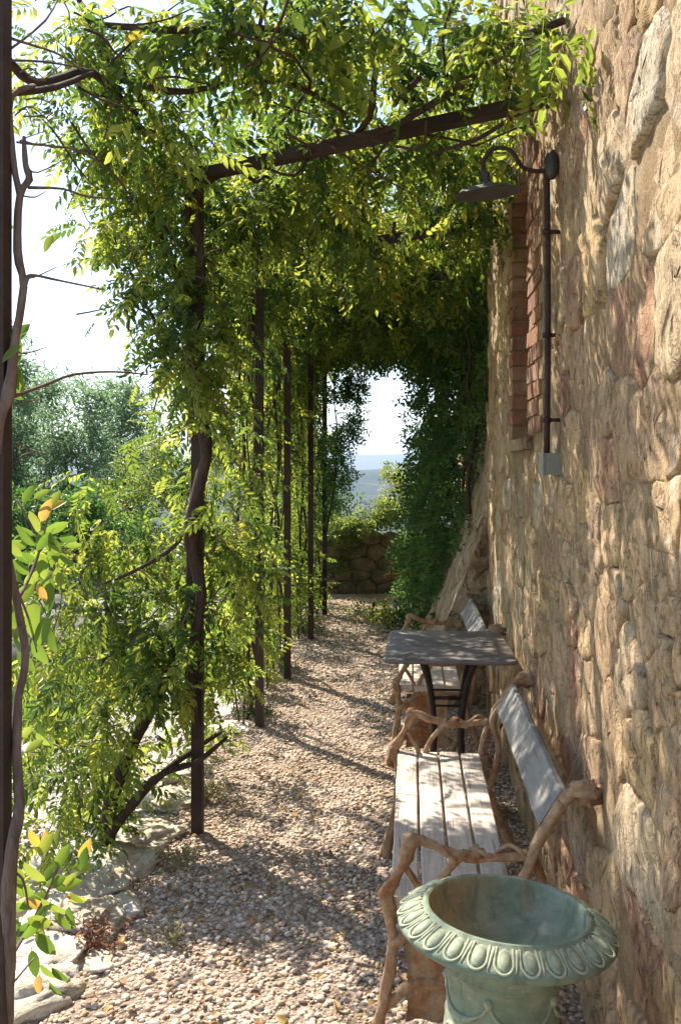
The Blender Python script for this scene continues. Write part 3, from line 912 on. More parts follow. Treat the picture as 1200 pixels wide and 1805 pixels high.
# ------------------------------------------------------------------ urn
urn = empty('urn', (.158, 1.965, .066), 'verdigris green cast iron garden urn with egg moulded rim', 'urn')
urn.rotation_euler = (R(-1.5), R(3.5), 0); urn.scale = (.965, .965, .965)
def lathe(rs, n, mat, name, flute=0.0, zofs=0):
    vv, ff = [], []
    for r_, z_ in rs:
        for k in range(n):
            a = 2 * math.pi * k / n
            rr = r_ * (1 + flute * noise.noise(Vector((math.cos(a) * 3, math.sin(a) * 3, z_ * 6))))
            vv.append((rr * math.cos(a), rr * math.sin(a), z_ + zofs))
    for j in range(len(rs) - 1):
        for k in range(n):
            ff.append((j * n + k, (j + 1) * n + k, (j + 1) * n + (k + 1) % n, j * n + (k + 1) % n))
    return pyobj(name, vv, ff[::-1], mat, urn)
H = .60
lathe([(.001, -.07), (.135, -.07), (.138, -.03), (.133, .03), (.12, .04), (.10, .06), (.075, .09), (.058, .13), (.055, .16), (.07, .175), (.07, .19), (.06, .2), (.08, .215), (.105, .235), (.118, .27),
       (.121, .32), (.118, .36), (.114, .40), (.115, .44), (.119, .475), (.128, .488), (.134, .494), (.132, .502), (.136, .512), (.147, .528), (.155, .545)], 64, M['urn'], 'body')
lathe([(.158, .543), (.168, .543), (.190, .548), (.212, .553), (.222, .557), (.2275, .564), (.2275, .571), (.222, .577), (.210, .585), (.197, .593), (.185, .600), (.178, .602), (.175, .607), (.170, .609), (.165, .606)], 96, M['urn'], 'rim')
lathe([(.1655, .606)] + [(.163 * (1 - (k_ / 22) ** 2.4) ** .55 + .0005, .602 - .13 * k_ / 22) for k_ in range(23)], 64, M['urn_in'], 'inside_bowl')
NE = 26
def egg_mesh():
    b = MB()
    # local: x outward along slope, y tangential, z up
    b.ball((0, 0, 0), (.022, .0135, .009), 2, .04, 14, 9)
    pts = []
    for k in range(9):
        a = math.pi * k / 8
        pts.append((.006 + .021 * math.sin(a), .0185 * math.cos(a), .001))
    pts = [(-.024, .0155, .001)] + pts + [(-.024, -.0155, .001)]
    b.tube(pts, .0028, 6, sub=2)
    b.tube([(-.022, .0245, .0), (.0, .0245, .001), (.021, .0245, -.001)], [.0046, .003, .0018], 6, sub=2)
    me = bpy.data.meshes.new('egg_moulding'); me.from_pydata([tuple(q) for q in b.v], [], b.f)
    me.polygons.foreach_set('use_smooth', [True] * len(me.polygons)); me.materials.append(M['urn']); return me
em = egg_mesh()
for k in range(NE):
    a = 2 * math.pi * k / NE
    o = link('egg_moulding', em, urn)
    o.location = (.2015 * math.cos(a), .2015 * math.sin(a), .5895); o.scale = (1.12, .98, .7)
    o.rotation_euler = Matrix.Rotation(a, 3, 'Z').to_quaternion().to_matrix().to_euler()
    o.rotation_euler = (Matrix.Rotation(a, 3, 'Z') @ Matrix.Rotation(R(30), 3, 'Y')).to_euler()
mb = MB()
def on_body(a, z, e=0.0):
    r_ = .1165 + e
    return (r_ * math.cos(a), r_ * math.sin(a), z)
for k in range(5):
    a0 = 2 * math.pi * k / 5 - 1.9
    sw = [on_body(a0 + t * 1.256, .455 - .05 * math.sin(math.pi * t) ** .7, .000) for t in [i / 12 for i in range(13)]]
    mb.tube(sw, [.002 + .005 * math.sin(math.pi * i / 12) for i in range(13)], 7, .8, 3, k)
    for s_ in (1, -1):
        sp = []
        for i in range(14):
            t = i / 13; rr = .028 * (1 - .8 * t); an = 5.2 * t
            sp.append(on_body(a0 + .42 * s_ + s_ * rr * math.cos(an) / .116, .36 + rr * math.sin(an), .001))
        mb.tube(sp, [.0045] * 10 + [.004, .0035, .003, .005], 6, .3, 1, k)
    mb.ball(on_body(a0, .458, .000), .010, k, .3)
mb.build('garland_relief', M['urn'], urn)

# ------------------------------------------------------------------ leaf templates
def leaflet(base, d, n, L, W, detail=2, curl=.15):
    d = d / np.linalg.norm(d); s_ = np.cross(d, n); s_ /= np.linalg.norm(s_); n = np.cross(s_, d)
    if detail == 2:
        P_ = [(0, 0, 0), (.28, .42, .10), (.28, 0, 0), (.28, -.42, .10), (.68, .40, .06), (.68, 0, -.02), (.68, -.40, .06), (1, 0, -curl)]
        F_ = [(0, 2, 1), (0, 3, 2), (1, 2, 5), (1, 5, 4), (2, 3, 6), (2, 6, 5), (4, 5, 7), (5, 6, 7)]
    else:
        P_ = [(0, 0, 0), (.45, .5, .08), (1, 0, -curl), (.45, -.5, .08)]
        F_ = [(0, 2, 1), (0, 3, 2)]
    return [base + d * (p[0] * L) + s_ * (p[1] * W) + n * (p[2] * L) for p in P_], F_
def pinnate(seed, pairs=6, detail=2, L=.2):
    r = np.random.default_rng(seed)
    V, F_, Q_ = [], [], []
    def pt(t): return np.array([t * L, 0.02 * L * math.sin(t * 3 + seed), -.35 * L * t * t])
    def add(v, f, q):
        b = len(V); V.extend(v); F_.extend([tuple(i + b for i in t) for t in f]); Q_.extend([q] * len(v))
    w = .0012
    prev = None
    for k in range(4):
        p = pt(k / 3.0)
        V.extend([p + np.array([0, w, 0]), p - np.array([0, w, 0])]); Q_.extend([.5, .5])
        if k: b = len(V) - 4; F_.extend([(b, b + 1, b + 3), (b, b + 3, b + 2)])
    for i in range(pairs):
        t = .22 + .7 * i / (pairs - 1)
        for s_ in (1, -1):
            if r.random() < .06: continue
            d = np.array([.55 + .3 * r.random(), s_ * 1.0, -.35 - .5 * r.random()])
            ln = .27 * L * (1 - .35 * abs(t - .55)) * r.uniform(.85, 1.15)
            v, f = leaflet(pt(t), d, np.array([r.normal(0, .3), r.normal(0, .3), 1.0]), ln, ln * .42, detail)
            add(v, f, r.random() * .12)
    v, f = leaflet(pt(1), np.array([1, 0, -.7]), np.array([0, .2, 1.0]), .28 * L, .12 * L, detail); add(v, f, 0)
    return np.array(V), np.array(F_), np.array(Q_)
def sprig(seed, n=7, L=.12, leafL=.045, wfac=.45, detail=1):
    r = np.random.default_rng(seed); V, F_, Q_ = [], [], []
    for i in range(n):
        t = (i + .5) / n; a = i * 2.4 + r.normal(0, .4)
        base = np.array([t * L, 0, -.25 * L * t * t])
        d = np.array([.6, math.cos(a), math.sin(a) * .7 - .2])
        v, f = leaflet(base, d, r.normal(0, 1, 3) * .5 + np.array([0, 0, 1.0]), leafL * r.uniform(.7, 1.2), leafL * wfac, detail)
        b = len(V); V.extend(v); F_.extend([tuple(q + b for q in tt) for tt in f]); Q_.extend([r.random() * .2] * len(v))
    return np.array(V), np.array(F_), np.array(Q_)
PIN_HI = [pinnate(i, 5 + i % 3, 2) for i in range(6)]
PIN_LO = [pinnate(10 + i, 5, 1) for i in range(5)]
SPRIG = [sprig(20 + i) for i in range(5)]
SPRIG_HI = [sprig(40 + i, 6, .12, .05, .5, 2) for i in range(4)]
NEEDLE = [sprig(30 + i, 9, .16, .06, .2) for i in range(4)]

def frames(dirs, ups):
    d = dirs / np.linalg.norm(dirs, axis=1, keepdims=True)
    s_ = np.cross(ups, d); s_ /= np.linalg.norm(s_, axis=1, keepdims=True) + 1e-9
    u = np.cross(d, s_)
    return np.stack([d, s_, u], -1)      # columns
def leaves_mesh(templates, pos, fr, scale):
    sets = []
    n = len(pos); pick = rng.integers(0, len(templates), n)
    r = rng.random(n)
    for k, (tv, tf, tq) in enumerate(templates):
        m = pick == k; c = m.sum()
        if not c: continue
        V = np.einsum('nij,vj->nvi', fr[m] * scale[m][:, None, None], tv) + pos[m][:, None, :]
        F_ = tf[None] + (np.arange(c) * len(tv))[:, None, None]
        Q_ = (r[m][:, None] * .88 + tq[None, :])
        sets.append((V.reshape(-1, 3), F_.reshape(-1, 3), Q_.ravel()))
    return join_sets(sets)
def blob_points(blobs, gap=.0, gf=3.0):
    """blobs: (centre, (rx,ry,rz), count). Points gather near the outside of each blob; gap thins them with a noise field."""
    pos, out = [], []
    for c, rad, n in blobs:
        d = rng.normal(0, 1, (n, 3)); d /= np.linalg.norm(d, axis=1, keepdims=True)
        rr = rng.random(n) ** .45
        p = np.array(c) + d * rr[:, None] * np.array(rad) * (1 + .15 * rng.normal(0, 1, (n, 1)))
        pos.append(p); out.append(d)
    pos = np.concatenate(pos); out = np.concatenate(out)
    if gap:
        nz = np.array([noise.noise(Vector(p) * gf) for p in pos])
        k = nz > (gap - 1) * .5 - rng.random(len(pos)) * .15
        pos, out = pos[k], out[k]
    return pos, out
def orient(out, droop=.7, rand=.7, upr=.5):
    n = len(out)
    d = out * np.array([.8, .8, .3]) + rng.normal(0, rand, (n, 3)) + np.array([0, 0, -droop])
    u = np.array([0, 0, 1.0]) + rng.normal(0, upr, (n, 3))
    return frames(d, u)

# places the sun reaches through the leaves: (point, radius, share removed)
Sv = np.array(S[:])
LIT = [((-.3, 3.3, 0), .22, .75), ((-.75, 3.3, 0), .16, .7), ((-.45, 5.9, 0), .3, .85), ((-.4, 7.1, 0), .3, .85), ((-.6, 4.7, 0), .25, .85), ((.0, 4.6, 0), .25, .85), ((.0, 2.75, 0), .25, .8), ((-.45, 2.6, 0), .3, .85), ((.06, 3.45, .42), .24, .95), ((.12, 3.1, .42), .18, .93), ((.05, 3.75, .42), .18, .93), ((.18, 3.3, .42), .15, .9), ((.0, 3.0, .42), .12, .9),
       ((-.4, 4.6, 0), .4, .9), ((-.35, 5.2, 0), .35, .9), ((-.35, 4.0, 0), .25, .85), ((-.1, 2.7, 0), .30, .8), ((-.6, 2.75, 0), .30, .85), ((-.95, 3.0, 0), .22, .85), ((-.35, 2.85, 0), .25, .8),
       ((-.35, 4.3, 0), .26, .9), ((-.3, 4.9, 0), .26, .9), ((-.2, 3.8, 0), .2, .8), ((-.55, 4.0, 0), .16, .7), ((-.35, 5.6, 0), .22, .8), ((-.4, 6.5, 0), .25, .8), ((-.3, 7.8, 0), .3, .7), ((-.5, 9.2, 0), .3, .6),
       ((-.03, 1.9, .6), .12, .9), ((.2, 1.76, .6), .10, .9), ((.3, 2.1, .56), .07, .8),
       ((-1.25, 3.4, 0), .35, .9), ((.05, 4.3, .72), .07, .8), ((.3, 4.5, .72), .05, .8), ((0, 5.3, .42), .15, .8),
       ((.35, 3.0, .66), .06, .8), ((.35, 3.6, .66), .08, .8)]
for q in range(62):
    yy_ = random.uniform(1.8, 6.0); LIT.append(((WX, yy_, random.uniform(.3, 2.7)), random.uniform(.06, .17), .92))
for y, z, r_ in [(2.0, 1.9, .09), (2.2, 1.25, .12), (1.95, 1.0, .1), (2.6, 1.7, .08), (2.5, .9, .12), (2.9, 1.15, .09), (3.1, 2.2, .08), (3.4, .8, .12), (3.8, 1.3, .1), (4.3, .6, .14), (2.3, .55, .12), (2.75, 2.5, .07), (4.9, 1.3, .12), (5.5, .9, .15), (2.05, 2.3, .08), (3.3, 1.6, .07), (3.6, 2.6, .08), (1.8, 1.55, .08), (4.0, 1.0, .08), (2.9, .4, .1)]:
    LIT.append(((WX, y, z), r_, .85))
def sun_prune(pos):
    keep = np.ones(len(pos), bool)
    for c, r_, pr in LIT:
        dv = pos - np.array(c); t = dv @ Sv
        dist = np.linalg.norm(dv - t[:, None] * Sv[None], axis=1)
        keep &= ~((t > .05) & (dist < r_ * (.8 + .4 * rng.random(len(pos)))) & (rng.random(len(pos)) < pr))
    return keep
CI = CAMM.transposed()
def beam_prune(pos):
    keep = np.ones(len(pos), bool)
    for i, p in enumerate(pos):
        q = CI @ (Vector(p) - Vector((0, 0, EYE)))
        u, v = CX + q.x / -q.z * FPX, CY - q.y / -q.z * FPX
        yb = 3.99 - .62 * (p[0] + .93) / 1.4
        if p[1] < yb + .05 and 385 < u < 1000:
            vb = 300 + (170 - 300) * (u - 370) / 605
            dd = 800 / p[1]
            if vb - 105 < v < vb + 30 and random.random() < .96: keep[i] = False
        if p[1] < 3.5 and 790 < u < 1000 and 250 < v < 370: keep[i] = False
        if 960 < u and v > 130 and p[1] < 3.4: keep[i] = False
    return keep
def add_leaf_parts(parent, meshes, pos, fr, scale, base):
    for i in range(len(pos)):
        o = bpy.data.objects.new('leaf', meshes[i % len(meshes)]); COL.objects.link(o); o.parent = parent
        m = Matrix([list(fr[i][0]), list(fr[i][1]), list(fr[i][2])]).to_4x4()
        o.matrix_local = Matrix.Translation(Vector(pos[i]) - Vector(base)) @ m @ Matrix.Scale(float(scale[i]), 4)
PIN_MESH = [np_mesh('leaf', *t[:2], M['wist'], t[2]) for t in PIN_HI]

def wander(a, b, r0, r1, amp=.06, n=6, seed=0):
    a, b = Vector(a), Vector(b)
    pts = []
    for i in range(n + 1):
        t = i / n; p = a.lerp(b, t)
        k = amp * (1 if 0 < i < n else 0)
        p += Vector((noise.noise(Vector((seed, t * 4, 0))), noise.noise(Vector((seed + 9, t * 4, 0))), noise.noise(Vector((seed + 17, t * 4, 0))))) * k * 2
        pts.append(p)
    return pts, [r0 + (r1 - r0) * i / n for i in range(n + 1)]
def plant(name, loc, label, cat, templates, blobs, mat, smin, smax, gap=.6, gf=3, droop=.7, parts=0, stems=None, bark='bark', prune=True, group=None, twig_every=0, meshes=None, upr=.5):
    t = empty(name, loc, label, cat, group)
    pos, out = blob_points(blobs, gap, gf)
    if prune:
        k = (sun_prune(pos) | ((pos[:, 2] < 1.25) & (rng.random(len(pos)) < .12))) & beam_prune(pos); pos, out = pos[k], out[k]
    # nothing grows through the wall face
    k = pos[:, 0] < WX - .05 ; k |= (pos[:, 1] > 6.4) | (pos[:, 2] > 4.3)
    pos, out = pos[k], out[k]
    k = ~((pos[:, 2] < .62) & (pos[:, 0] > -1.08) & (pos[:, 1] < 4.3)); pos, out = pos[k], out[k]
    fr = orient(out, droop, upr=upr); sc = rng.uniform(smin, smax, len(pos))
    if parts:
        dist = np.linalg.norm(pos - np.array([0, 0, EYE]), axis=1)
        vis = np.array([in_view(p) for p in pos])
        order = np.argsort(dist / sc + (~vis) * 100)
        sel = order[:parts]; rest_ = order[parts:]
        add_leaf_parts(t, meshes or PIN_MESH, pos[sel], fr[sel], sc[sel], loc)
        pos2, fr2, sc2 = pos[rest_], fr[rest_], sc[rest_]
    else: pos2, fr2, sc2 = pos, fr, sc
    V, F_, Q_ = leaves_mesh(templates, pos2, fr2, sc2)
    o = link('foliage', np_mesh('foliage', V - np.array(loc), F_, mat, Q_), t, 'stuff')
    if stems:
        mb = MB()
        for i, (pts, rad) in enumerate(stems): mb.tube(pts, rad, 7, .35, 3, i)
        mb.build('stem', M[bark], t, wc=True)
    if twig_every:
        mb = MB(); c = 0
        for i in range(0, len(pos), twig_every):
            b = Vector(pos[i]); a = b + Vector((random.uniform(-.16, .16), random.uniform(-.16, .16), random.uniform(-.30, .22)))
            mb.tube([a, (a + b) / 2 + Vector((random.uniform(-.03, .03), 0, random.uniform(-.03, .03))), b], [.004, .003, .0015], 4, sub=2, cap=False)
        mb.build('twigs', M['bark2'], t, kind='stuff', wc=True)
    return t
def in_view(p):
    q = CI @ (Vector(p) - Vector((0, 0, EYE)))
    if q.z > -.2: return False
    return abs(q.x / -q.z * FPX) < 600 and -990 < q.y / -q.z * FPX < 825

# ------------------------------------------------------------------ the climbing plants
def B(px, py, Y, rpx, rpz, ry, n):
    k = Y / FPX
    return (tuple(P(px, py, Y)), (rpx * k, ry, rpz * k), n)
def line(*pp): return [P(*q) for q in pp]

# vine on the first full post: thick twisted stems and a mass of leaves spilling to the left
bl = [B(110, 1120, 4.5, 90, 70, .25, 60), B(220, 1150, 4.6, 90, 70, .25, 50), B(90, 1290, 4.3, 80, 70, .25, 65), B(190, 1340, 4.3, 80, 60, .2, 50), B(130, 1430, 3.9, 80, 40, .2, 50), B(340, 830, 3.78, 42, 60, .06, 70), B(335, 720, 3.78, 42, 50, .06, 50), B(230, 110, 3.4, 100, 60, .25, 120), B(330, 170, 3.5, 80, 50, .2, 90), B(90, 1050, 3.9, 60, 60, .2, 90), B(60, 1180, 3.8, 45, 60, .2, 70), B(60, 1330, 3.7, 50, 70, .22, 80), B(110, 1470, 3.5, 60, 30, .2, 60), B(150, 960, 4.0, 50, 40, .2, 60), B(345, 430, 3.85, 50, 90, .10, 110), B(335, 600, 3.8, 50, 90, .10, 130), B(340, 740, 3.8, 45, 60, .10, 80), B(400, 680, 4.8, 60, 70, .2, 110), B(415, 800, 4.8, 50, 80, .2, 120), B(430, 950, 4.9, 40, 80, .2, 120), B(400, 1080, 4.8, 50, 80, .2, 130), B(410, 1190, 4.7, 40, 50, .2, 90), B(240, 660, 4.1, 70, 60, .2, 90), B(180, 760, 4.1, 60, 50, .2, 60), B(160, 850, 4.1, 60, 50, .2, 70), B(350, 760, 3.85, 40, 70, .10, 60), B(340, 900, 3.85, 40, 70, .10, 70), B(70, 60, 3.0, 60, 60, .3, 16), B(110, 120, 3.1, 60, 50, .3, 22), B(140, 30, 3.2, 60, 30, .3, 24), B(60, 160, 2.8, 45, 30, .2, 9), B(330, 330, 4.0, 90, 60, .22, 160), B(250, 290, 3.9, 100, 60, .25, 170), B(190, 210, 3.8, 80, 55, .22, 90), B(230, 400, 4.1, 75, 60, .2, 110), B(420, 380, 4.2, 90, 60, .22, 140),
      B(300, 480, 4.1, 110, 60, .22, 170), B(180, 400, 4.1, 45, 30, .15, 22), B(250, 560, 4.1, 90, 50, .2, 110), B(390, 560, 4.1, 60, 70, .2, 90), B(215, 640, 4.1, 75, 40, .2, 80),
      B(330, 660, 4.0, 90, 60, .2, 120), B(260, 740, 4.1, 70, 45, .2, 70), B(350, 780, 4.0, 80, 60, .2, 90), B(270, 850, 4.0, 90, 50, .22, 110), B(390, 880, 4.0, 70, 60, .2, 90),
      B(220, 930, 3.95, 100, 55, .25, 150), B(330, 980, 3.95, 90, 70, .22, 150), B(420, 1000, 4.1, 55, 70, .2, 80), B(180, 1040, 3.9, 95, 60, .25, 150), B(280, 1090, 3.9, 110, 70, .25, 200),
      B(390, 1110, 4.1, 50, 70, .2, 70), B(130, 1130, 3.8, 50, 40, .2, 50), B(200, 1180, 3.8, 100, 60, .25, 180), B(320, 1190, 3.9, 70, 60, .22, 130), B(130, 1270, 3.7, 80, 60, .25, 130), B(230, 1280, 3.75, 90, 60, .25, 160),
      B(120, 1370, 3.6, 70, 55, .22, 120), B(200, 1370, 3.7, 75, 50, .22, 110), B(110, 1450, 3.5, 55, 35, .2, 60), B(290, 1290, 3.85, 50, 45, .2, 60), B(310, 1250, 3.9, 45, 40, .2, 45)]
st = [(line((190, 1500, 3.75), (200, 1400, 3.8), (240, 1300, 3.95), (300, 1180, 4.0), (335, 1060, 4.0), (340, 940, 3.96), (348, 820, 4.0), (340, 700, 3.98), (345, 560, 3.96), (335, 430, 4.0), (330, 300, 3.95), (300, 245, 3.8), (225, 140, 3.5), (165, 50, 3.3), (130, -20, 3.2)),
       [.034, .030, .027, .026, .024, .026, .025, .028, .026, .024, .021, .018, .013, .011, .009]),
      (line((350, 1300, 3.93), (335, 1180, 3.93), (355, 1050, 3.92), (335, 950, 3.94), (350, 860, 3.93), (365, 780, 3.95), (335, 650, 3.94), (355, 500, 3.94), (345, 350, 3.95), (380, 310, 3.95)), [.018, .020, .024, .028, .026, .030, .026, .024, .02, .015]),
      (line((165, 1530, 3.7), (215, 1440, 3.8), (280, 1370, 3.9), (330, 1330, 4.0), (390, 1290, 4.2)), [.022, .020, .016, .013, .008]),
      (line((170, 1500, 3.7), (270, 1375, 3.8), (345, 1345, 3.9), (400, 1300, 4.0)), [.018, .016, .012, .006]),
      (line((330, 520, 4.0), (300, 460, 4.05), (270, 380, 4.05), (255, 330, 4.0)), [.016, .014, .010, .007]),
      (line((330, 330, 3.95), (240, 215, 3.8), (180, 150, 3.7), (150, 70, 3.6)), [.016, .014, .010, .006]),
      (line((345, 700, 3.95), (330, 640, 3.9), (270, 560, 3.9), (230, 480, 3.9)), [.013, .011, .008, .004]),
      (line((350, 900, 3.9), (310, 960, 3.85), (250, 1000, 3.8), (180, 1030, 3.7)), [.013, .010, .008, .004])]
base = tuple(P(185, 1520, 3.75)); base = (base[0], base[1], -.05)
bl = [(c_, (q_[0] * 1.16, q_[1] * 1.16, q_[2] * 1.12), int(n_ * (1.15 if c_[2] < 1.15 else .9))) for c_, q_, n_ in bl]
vine1 = plant('wisteria_vine', base, 'bushy green vine with thick twisted stem climbing the nearest full pergola post', 'vine', PIN_HI, bl, M['wist'], .42, .98, .55, 5, .6, 280, st, 'bark', twig_every=14)
# canopy over the path; the shoots below the first beam and round the lamp are clipped back
NCAN = 17500
pos = []
cb = []
def canopy_pts(n):
    x = rng.uniform(-1.2, WX - .06, n); y = 3.15 + 7.6 * rng.random(n) ** .70
    z = TOP + .03 + .38 * np.abs(rng.normal(0, 1, n)) * np.clip((y - 2.6) / 2, .4, 1)
    for i in range(n):
        z[i] += .10 * noise.noise(Vector((x[i] * 2.2, y[i] * 2.2, 0))) - .10 * (abs(x[i] + .95) < .3) 
    gapn = np.array([noise.noise(Vector((a * 3.2, b * 3.2, c * 3))) for a, b, c in zip(x, y, z)])
    k = (gapn > (-.20 + .16 * (y < 4.6))) & ~((x < -.75) & (y < 3.5) & (rng.random(n) < .6))
    return np.stack([x, y, z], 1)[k]
canopy = empty('wisteria_canopy', (-.894, 5.64, 0), 'leafy vine roof spread over the pergola beams above the path', 'vine')
pos = canopy_pts(NCAN)
hang = [B(520, 190, 3.6, 110, 60, .3, 110), B(640, 120, 3.5, 120, 70, .3, 150), B(780, 60, 3.3, 100, 60, .3, 120), B(860, 130, 3.5, 70, 50, .2, 70), B(430, 60, 3.2, 120, 50, .3, 160), B(420, 130, 3.5, 100, 50, .25, 120), B(560, 110, 3.7, 110, 50, .25, 120), B(600, 30, 3.2, 140, 45, .3, 130),
        B(940, 90, 3.15, 70, 45, .15, 60), B(1010, 60, 2.9, 60, 40, .1, 36), B(560, 240, 3.9, 60, 35, .2, 50), B(330, 60, 3.3, 90, 45, .25, 70), B(480, 330, 4.4, 80, 45, .2, 80),
        B(700, 250, 4.2, 120, 50, .3, 130), B(820, 250, 4.6, 70, 50, .25, 90), B(560, 380, 4.8, 120, 45, .3, 140), B(720, 350, 5.0, 120, 45, .3, 140), B(830, 420, 5.6, 60, 50, .3, 110),
        B(900, 60, 3.2, 60, 40, .15, 40), B(1010, 40, 2.55, 50, 28, .1, 44), B(620, 470, 6.0, 110, 45, .4, 150), B(760, 480, 6.4, 90, 50, .4, 150), B(640, 560, 7.5, 90, 35, .4, 130), B(780, 570, 7.6, 70, 45, .4, 130), B(660, 600, 9.5, 60, 22, .4, 90)]
p2, o2 = blob_points(hang, .7, 4)
out = np.concatenate([np.tile([0, 0, 0.0], (len(pos), 1)), o2 * .6]); pos = np.concatenate([pos, p2])
k = sun_prune(pos) & ((pos[:, 0] < WX - .05)) & beam_prune(pos); pos, out = pos[k], out[k]
fr = orient(out, .45, .8); sc = rng.uniform(.65, 1.15, len(pos))
vis = np.array([in_view(p) for p in pos]); dist = np.linalg.norm(pos - np.array([0, 0, EYE]), axis=1)
order = np.argsort(dist / sc + (~vis) * 100); sel, rest_ = order[:280], order[280:]
cbase = (-.894, 5.64, 0)
add_leaf_parts(canopy, PIN_MESH, pos[sel], fr[sel], sc[sel], cbase)
near = dist[rest_] < 5.2
A = leaves_mesh(PIN_HI, pos[rest_][near], fr[rest_][near], sc[rest_][near])
Bm = leaves_mesh(PIN_LO, pos[rest_][~near], fr[rest_][~near], sc[rest_][~near] * 1.1)
V, F_, Q_ = join_sets([A, Bm])
link('foliage', np_mesh('foliage', V - np.array(cbase), F_, M['wist'], Q_), canopy, 'stuff')
st = [(line((165, 40, 3.25), (240, 48, 3.05), (330, 52, 3.05), (420, 45, 3.1), (500, 55, 3.1), (560, 85, 3.1)), [.010, .011, .011, .010, .009, .007]),
      (line((225, 140, 3.45), (270, 155, 3.3), (330, 160, 3.3), (430, 142, 3.3), (520, 150, 3.3), (610, 200, 3.4)), [.012, .012, .011, .012, .010, .006]),
      (line((995, 35, 3.0), (930, 60, 3.05), (880, 100, 3.1), (820, 140, 3.2), (750, 190, 3.4), (640, 250, 3.7)), [.012, .013, .012, .014, .013, .010]),
      (line((980, 175, 3.2), (905, 205, 3.3), (840, 245, 3.4), (760, 270, 3.5)), [.006, .009, .009, .006]),
      (line((470, 0, 3.0), (455, 60, 3.05), (455, 130, 3.2), (470, 200, 3.4)), [.006, .006, .005, .004]),
      (line((5, 95, 2.15), (50, 140, 2.4), (90, 142, 2.6), (150, 125, 2.9), (190, 150, 3.2), (240, 200, 3.5)), [.010, .012, .013, .012, .012, .010]),
      (line((5, 165, 2.15), (100, 152, 2.5), (165, 125, 3.0)), [.007, .009, .008]),
      (line((160, 30, 3.3), (185, 120, 3.35), (215, 205, 3.5), (300, 245, 3.8)), [.009, .009, .011, .012]),
      (line((680, 60, 3.2), (660, 130, 3.4), (650, 210, 3.6), (600, 260, 3.8)), [.010, .012, .012, .010]),
      (line((800, 0, 3.1), (780, 70, 3.2), (790, 150, 3.3)), [.006, .006, .005])]
for i in range(22):
    a = Vector((random.uniform(-1, .3), random.uniform(3.2, 9.5), TOP + random.uniform(-.02, .15))); b = a + Vector((random.uniform(-.7, .7), random.uniform(-1.6, 1.6), random.uniform(-.12, .12)))
    b.x = min(b.x, .42); st.append(wander(a, b, random.uniform(.006, .012), .004, .08, 6, i * 3.7))
mb = MB()
for i, (pts, rad) in enumerate(st): mb.tube(pts, rad, 7, .35, 3, i)
for q_ in range(16):
    x_, y_ = random.uniform(20, 620), random.uniform(0, 260); Y_ = random.uniform(2.7, 3.4)
    an_ = random.uniform(-.9, .9); l_ = random.uniform(60, 200)
    mb.tube(line((x_, y_, Y_), (x_ + l_ * .35 * math.cos(an_), y_ + l_ * .35 * math.sin(an_) + random.uniform(-14, 14), Y_ + .05), (x_ + l_ * .7 * math.cos(an_), y_ + l_ * .7 * math.sin(an_) + random.uniform(-16, 16), Y_ + .1), (x_ + l_ * math.cos(an_), y_ + l_ * math.sin(an_), Y_ + .15)), [.0045, .004, .003, .0018], 5, .3, 3, q_)
mb.build('branches', M['bark'], canopy, wc=True)

# curtain along the further posts
def curtain(y0, y1, n, label, post, seed, stems, dens=1.0, zmin=.15):
    t = empty('wisteria_vine', (-.93, post, -.03), label, 'vine', 'vines on the far pergola posts')
    y = rng.uniform(y0, y1, n); z = zmin + (TOP - zmin) * rng.random(n) ** .85
    x = -1.10 + rng.normal(0, .10, n)
    pos = np.stack([x, y, z], 1)
    nz = np.array([noise.noise(Vector((a * 2 + seed, b * 2.1, c * 2.1))) for a, b, c in pos])
    post_d = np.abs(y - post)
    k = (nz > -.18 + .25 * np.minimum(post_d, .8) - .25 * (z > 2.1)) | (rng.random(n) < .12)
    k &= ~((x > -.95) & (z < 2.35) & (rng.random(n) < .93))
    pos = pos[k]; pos = pos[sun_prune(pos)]
    out = rng.normal(0, .4, (len(pos), 3))
    fr = orient(out, .7, .7); sc = rng.uniform(.6, 1.1, len(pos))
    V, F_, Q_ = leaves_mesh(PIN_HI if post < 7 else PIN_LO, pos, fr, sc)
    link('foliage', np_mesh('foliage', V - np.array(t.location[:]), F_, M['wist'], Q_), t, 'stuff')
    mb = MB()
    for i in range(stems):
        a = (-1.0 + random.uniform(-.08, .03), post + random.uniform(-.35, .35), 0); b = (-.98 + random.uniform(-.05, .05), post + random.uniform(-.25, .25), TOP)
        pts, rad = wander(a, b, .012 if i < 2 else .006, .007 if i < 2 else .004, .055, 9, seed + i * 2.3)
        mb.tube(pts, rad, 6, .35, 3, i)
    for i in range(10):
        a = Vector((-.95, post + random.uniform(-.5, .5), random.uniform(.3, 2.5))); b = a + Vector((random.uniform(-.3, .2), random.uniform(-.5, .5), random.uniform(-.3, .5)))
        pts, rad = wander(a, b, .006, .003, .05, 5, seed + i); mb.tube(pts, rad, 5, .2, 2, i)
    mb.build('stem', M['bark'], t, wc=True)
curtain(4.6, 6.3, 1500, 'sparse vine with bare stems on the second full post from the camera', 5.64, 3.0, 4)
curtain(6.2, 7.7, 1700, 'yellowish vine wrapped round the third full post from the camera', 6.93, 13.0, 4)
curtain(7.5, 9.3, 2500, 'dense vine hanging round the fourth full post from the camera', 8.55, 23.0, 3)
curtain(9.0, 10.9, 2300, 'dense vine on the last pergola post by the opening', 9.94, 33.0, 3)

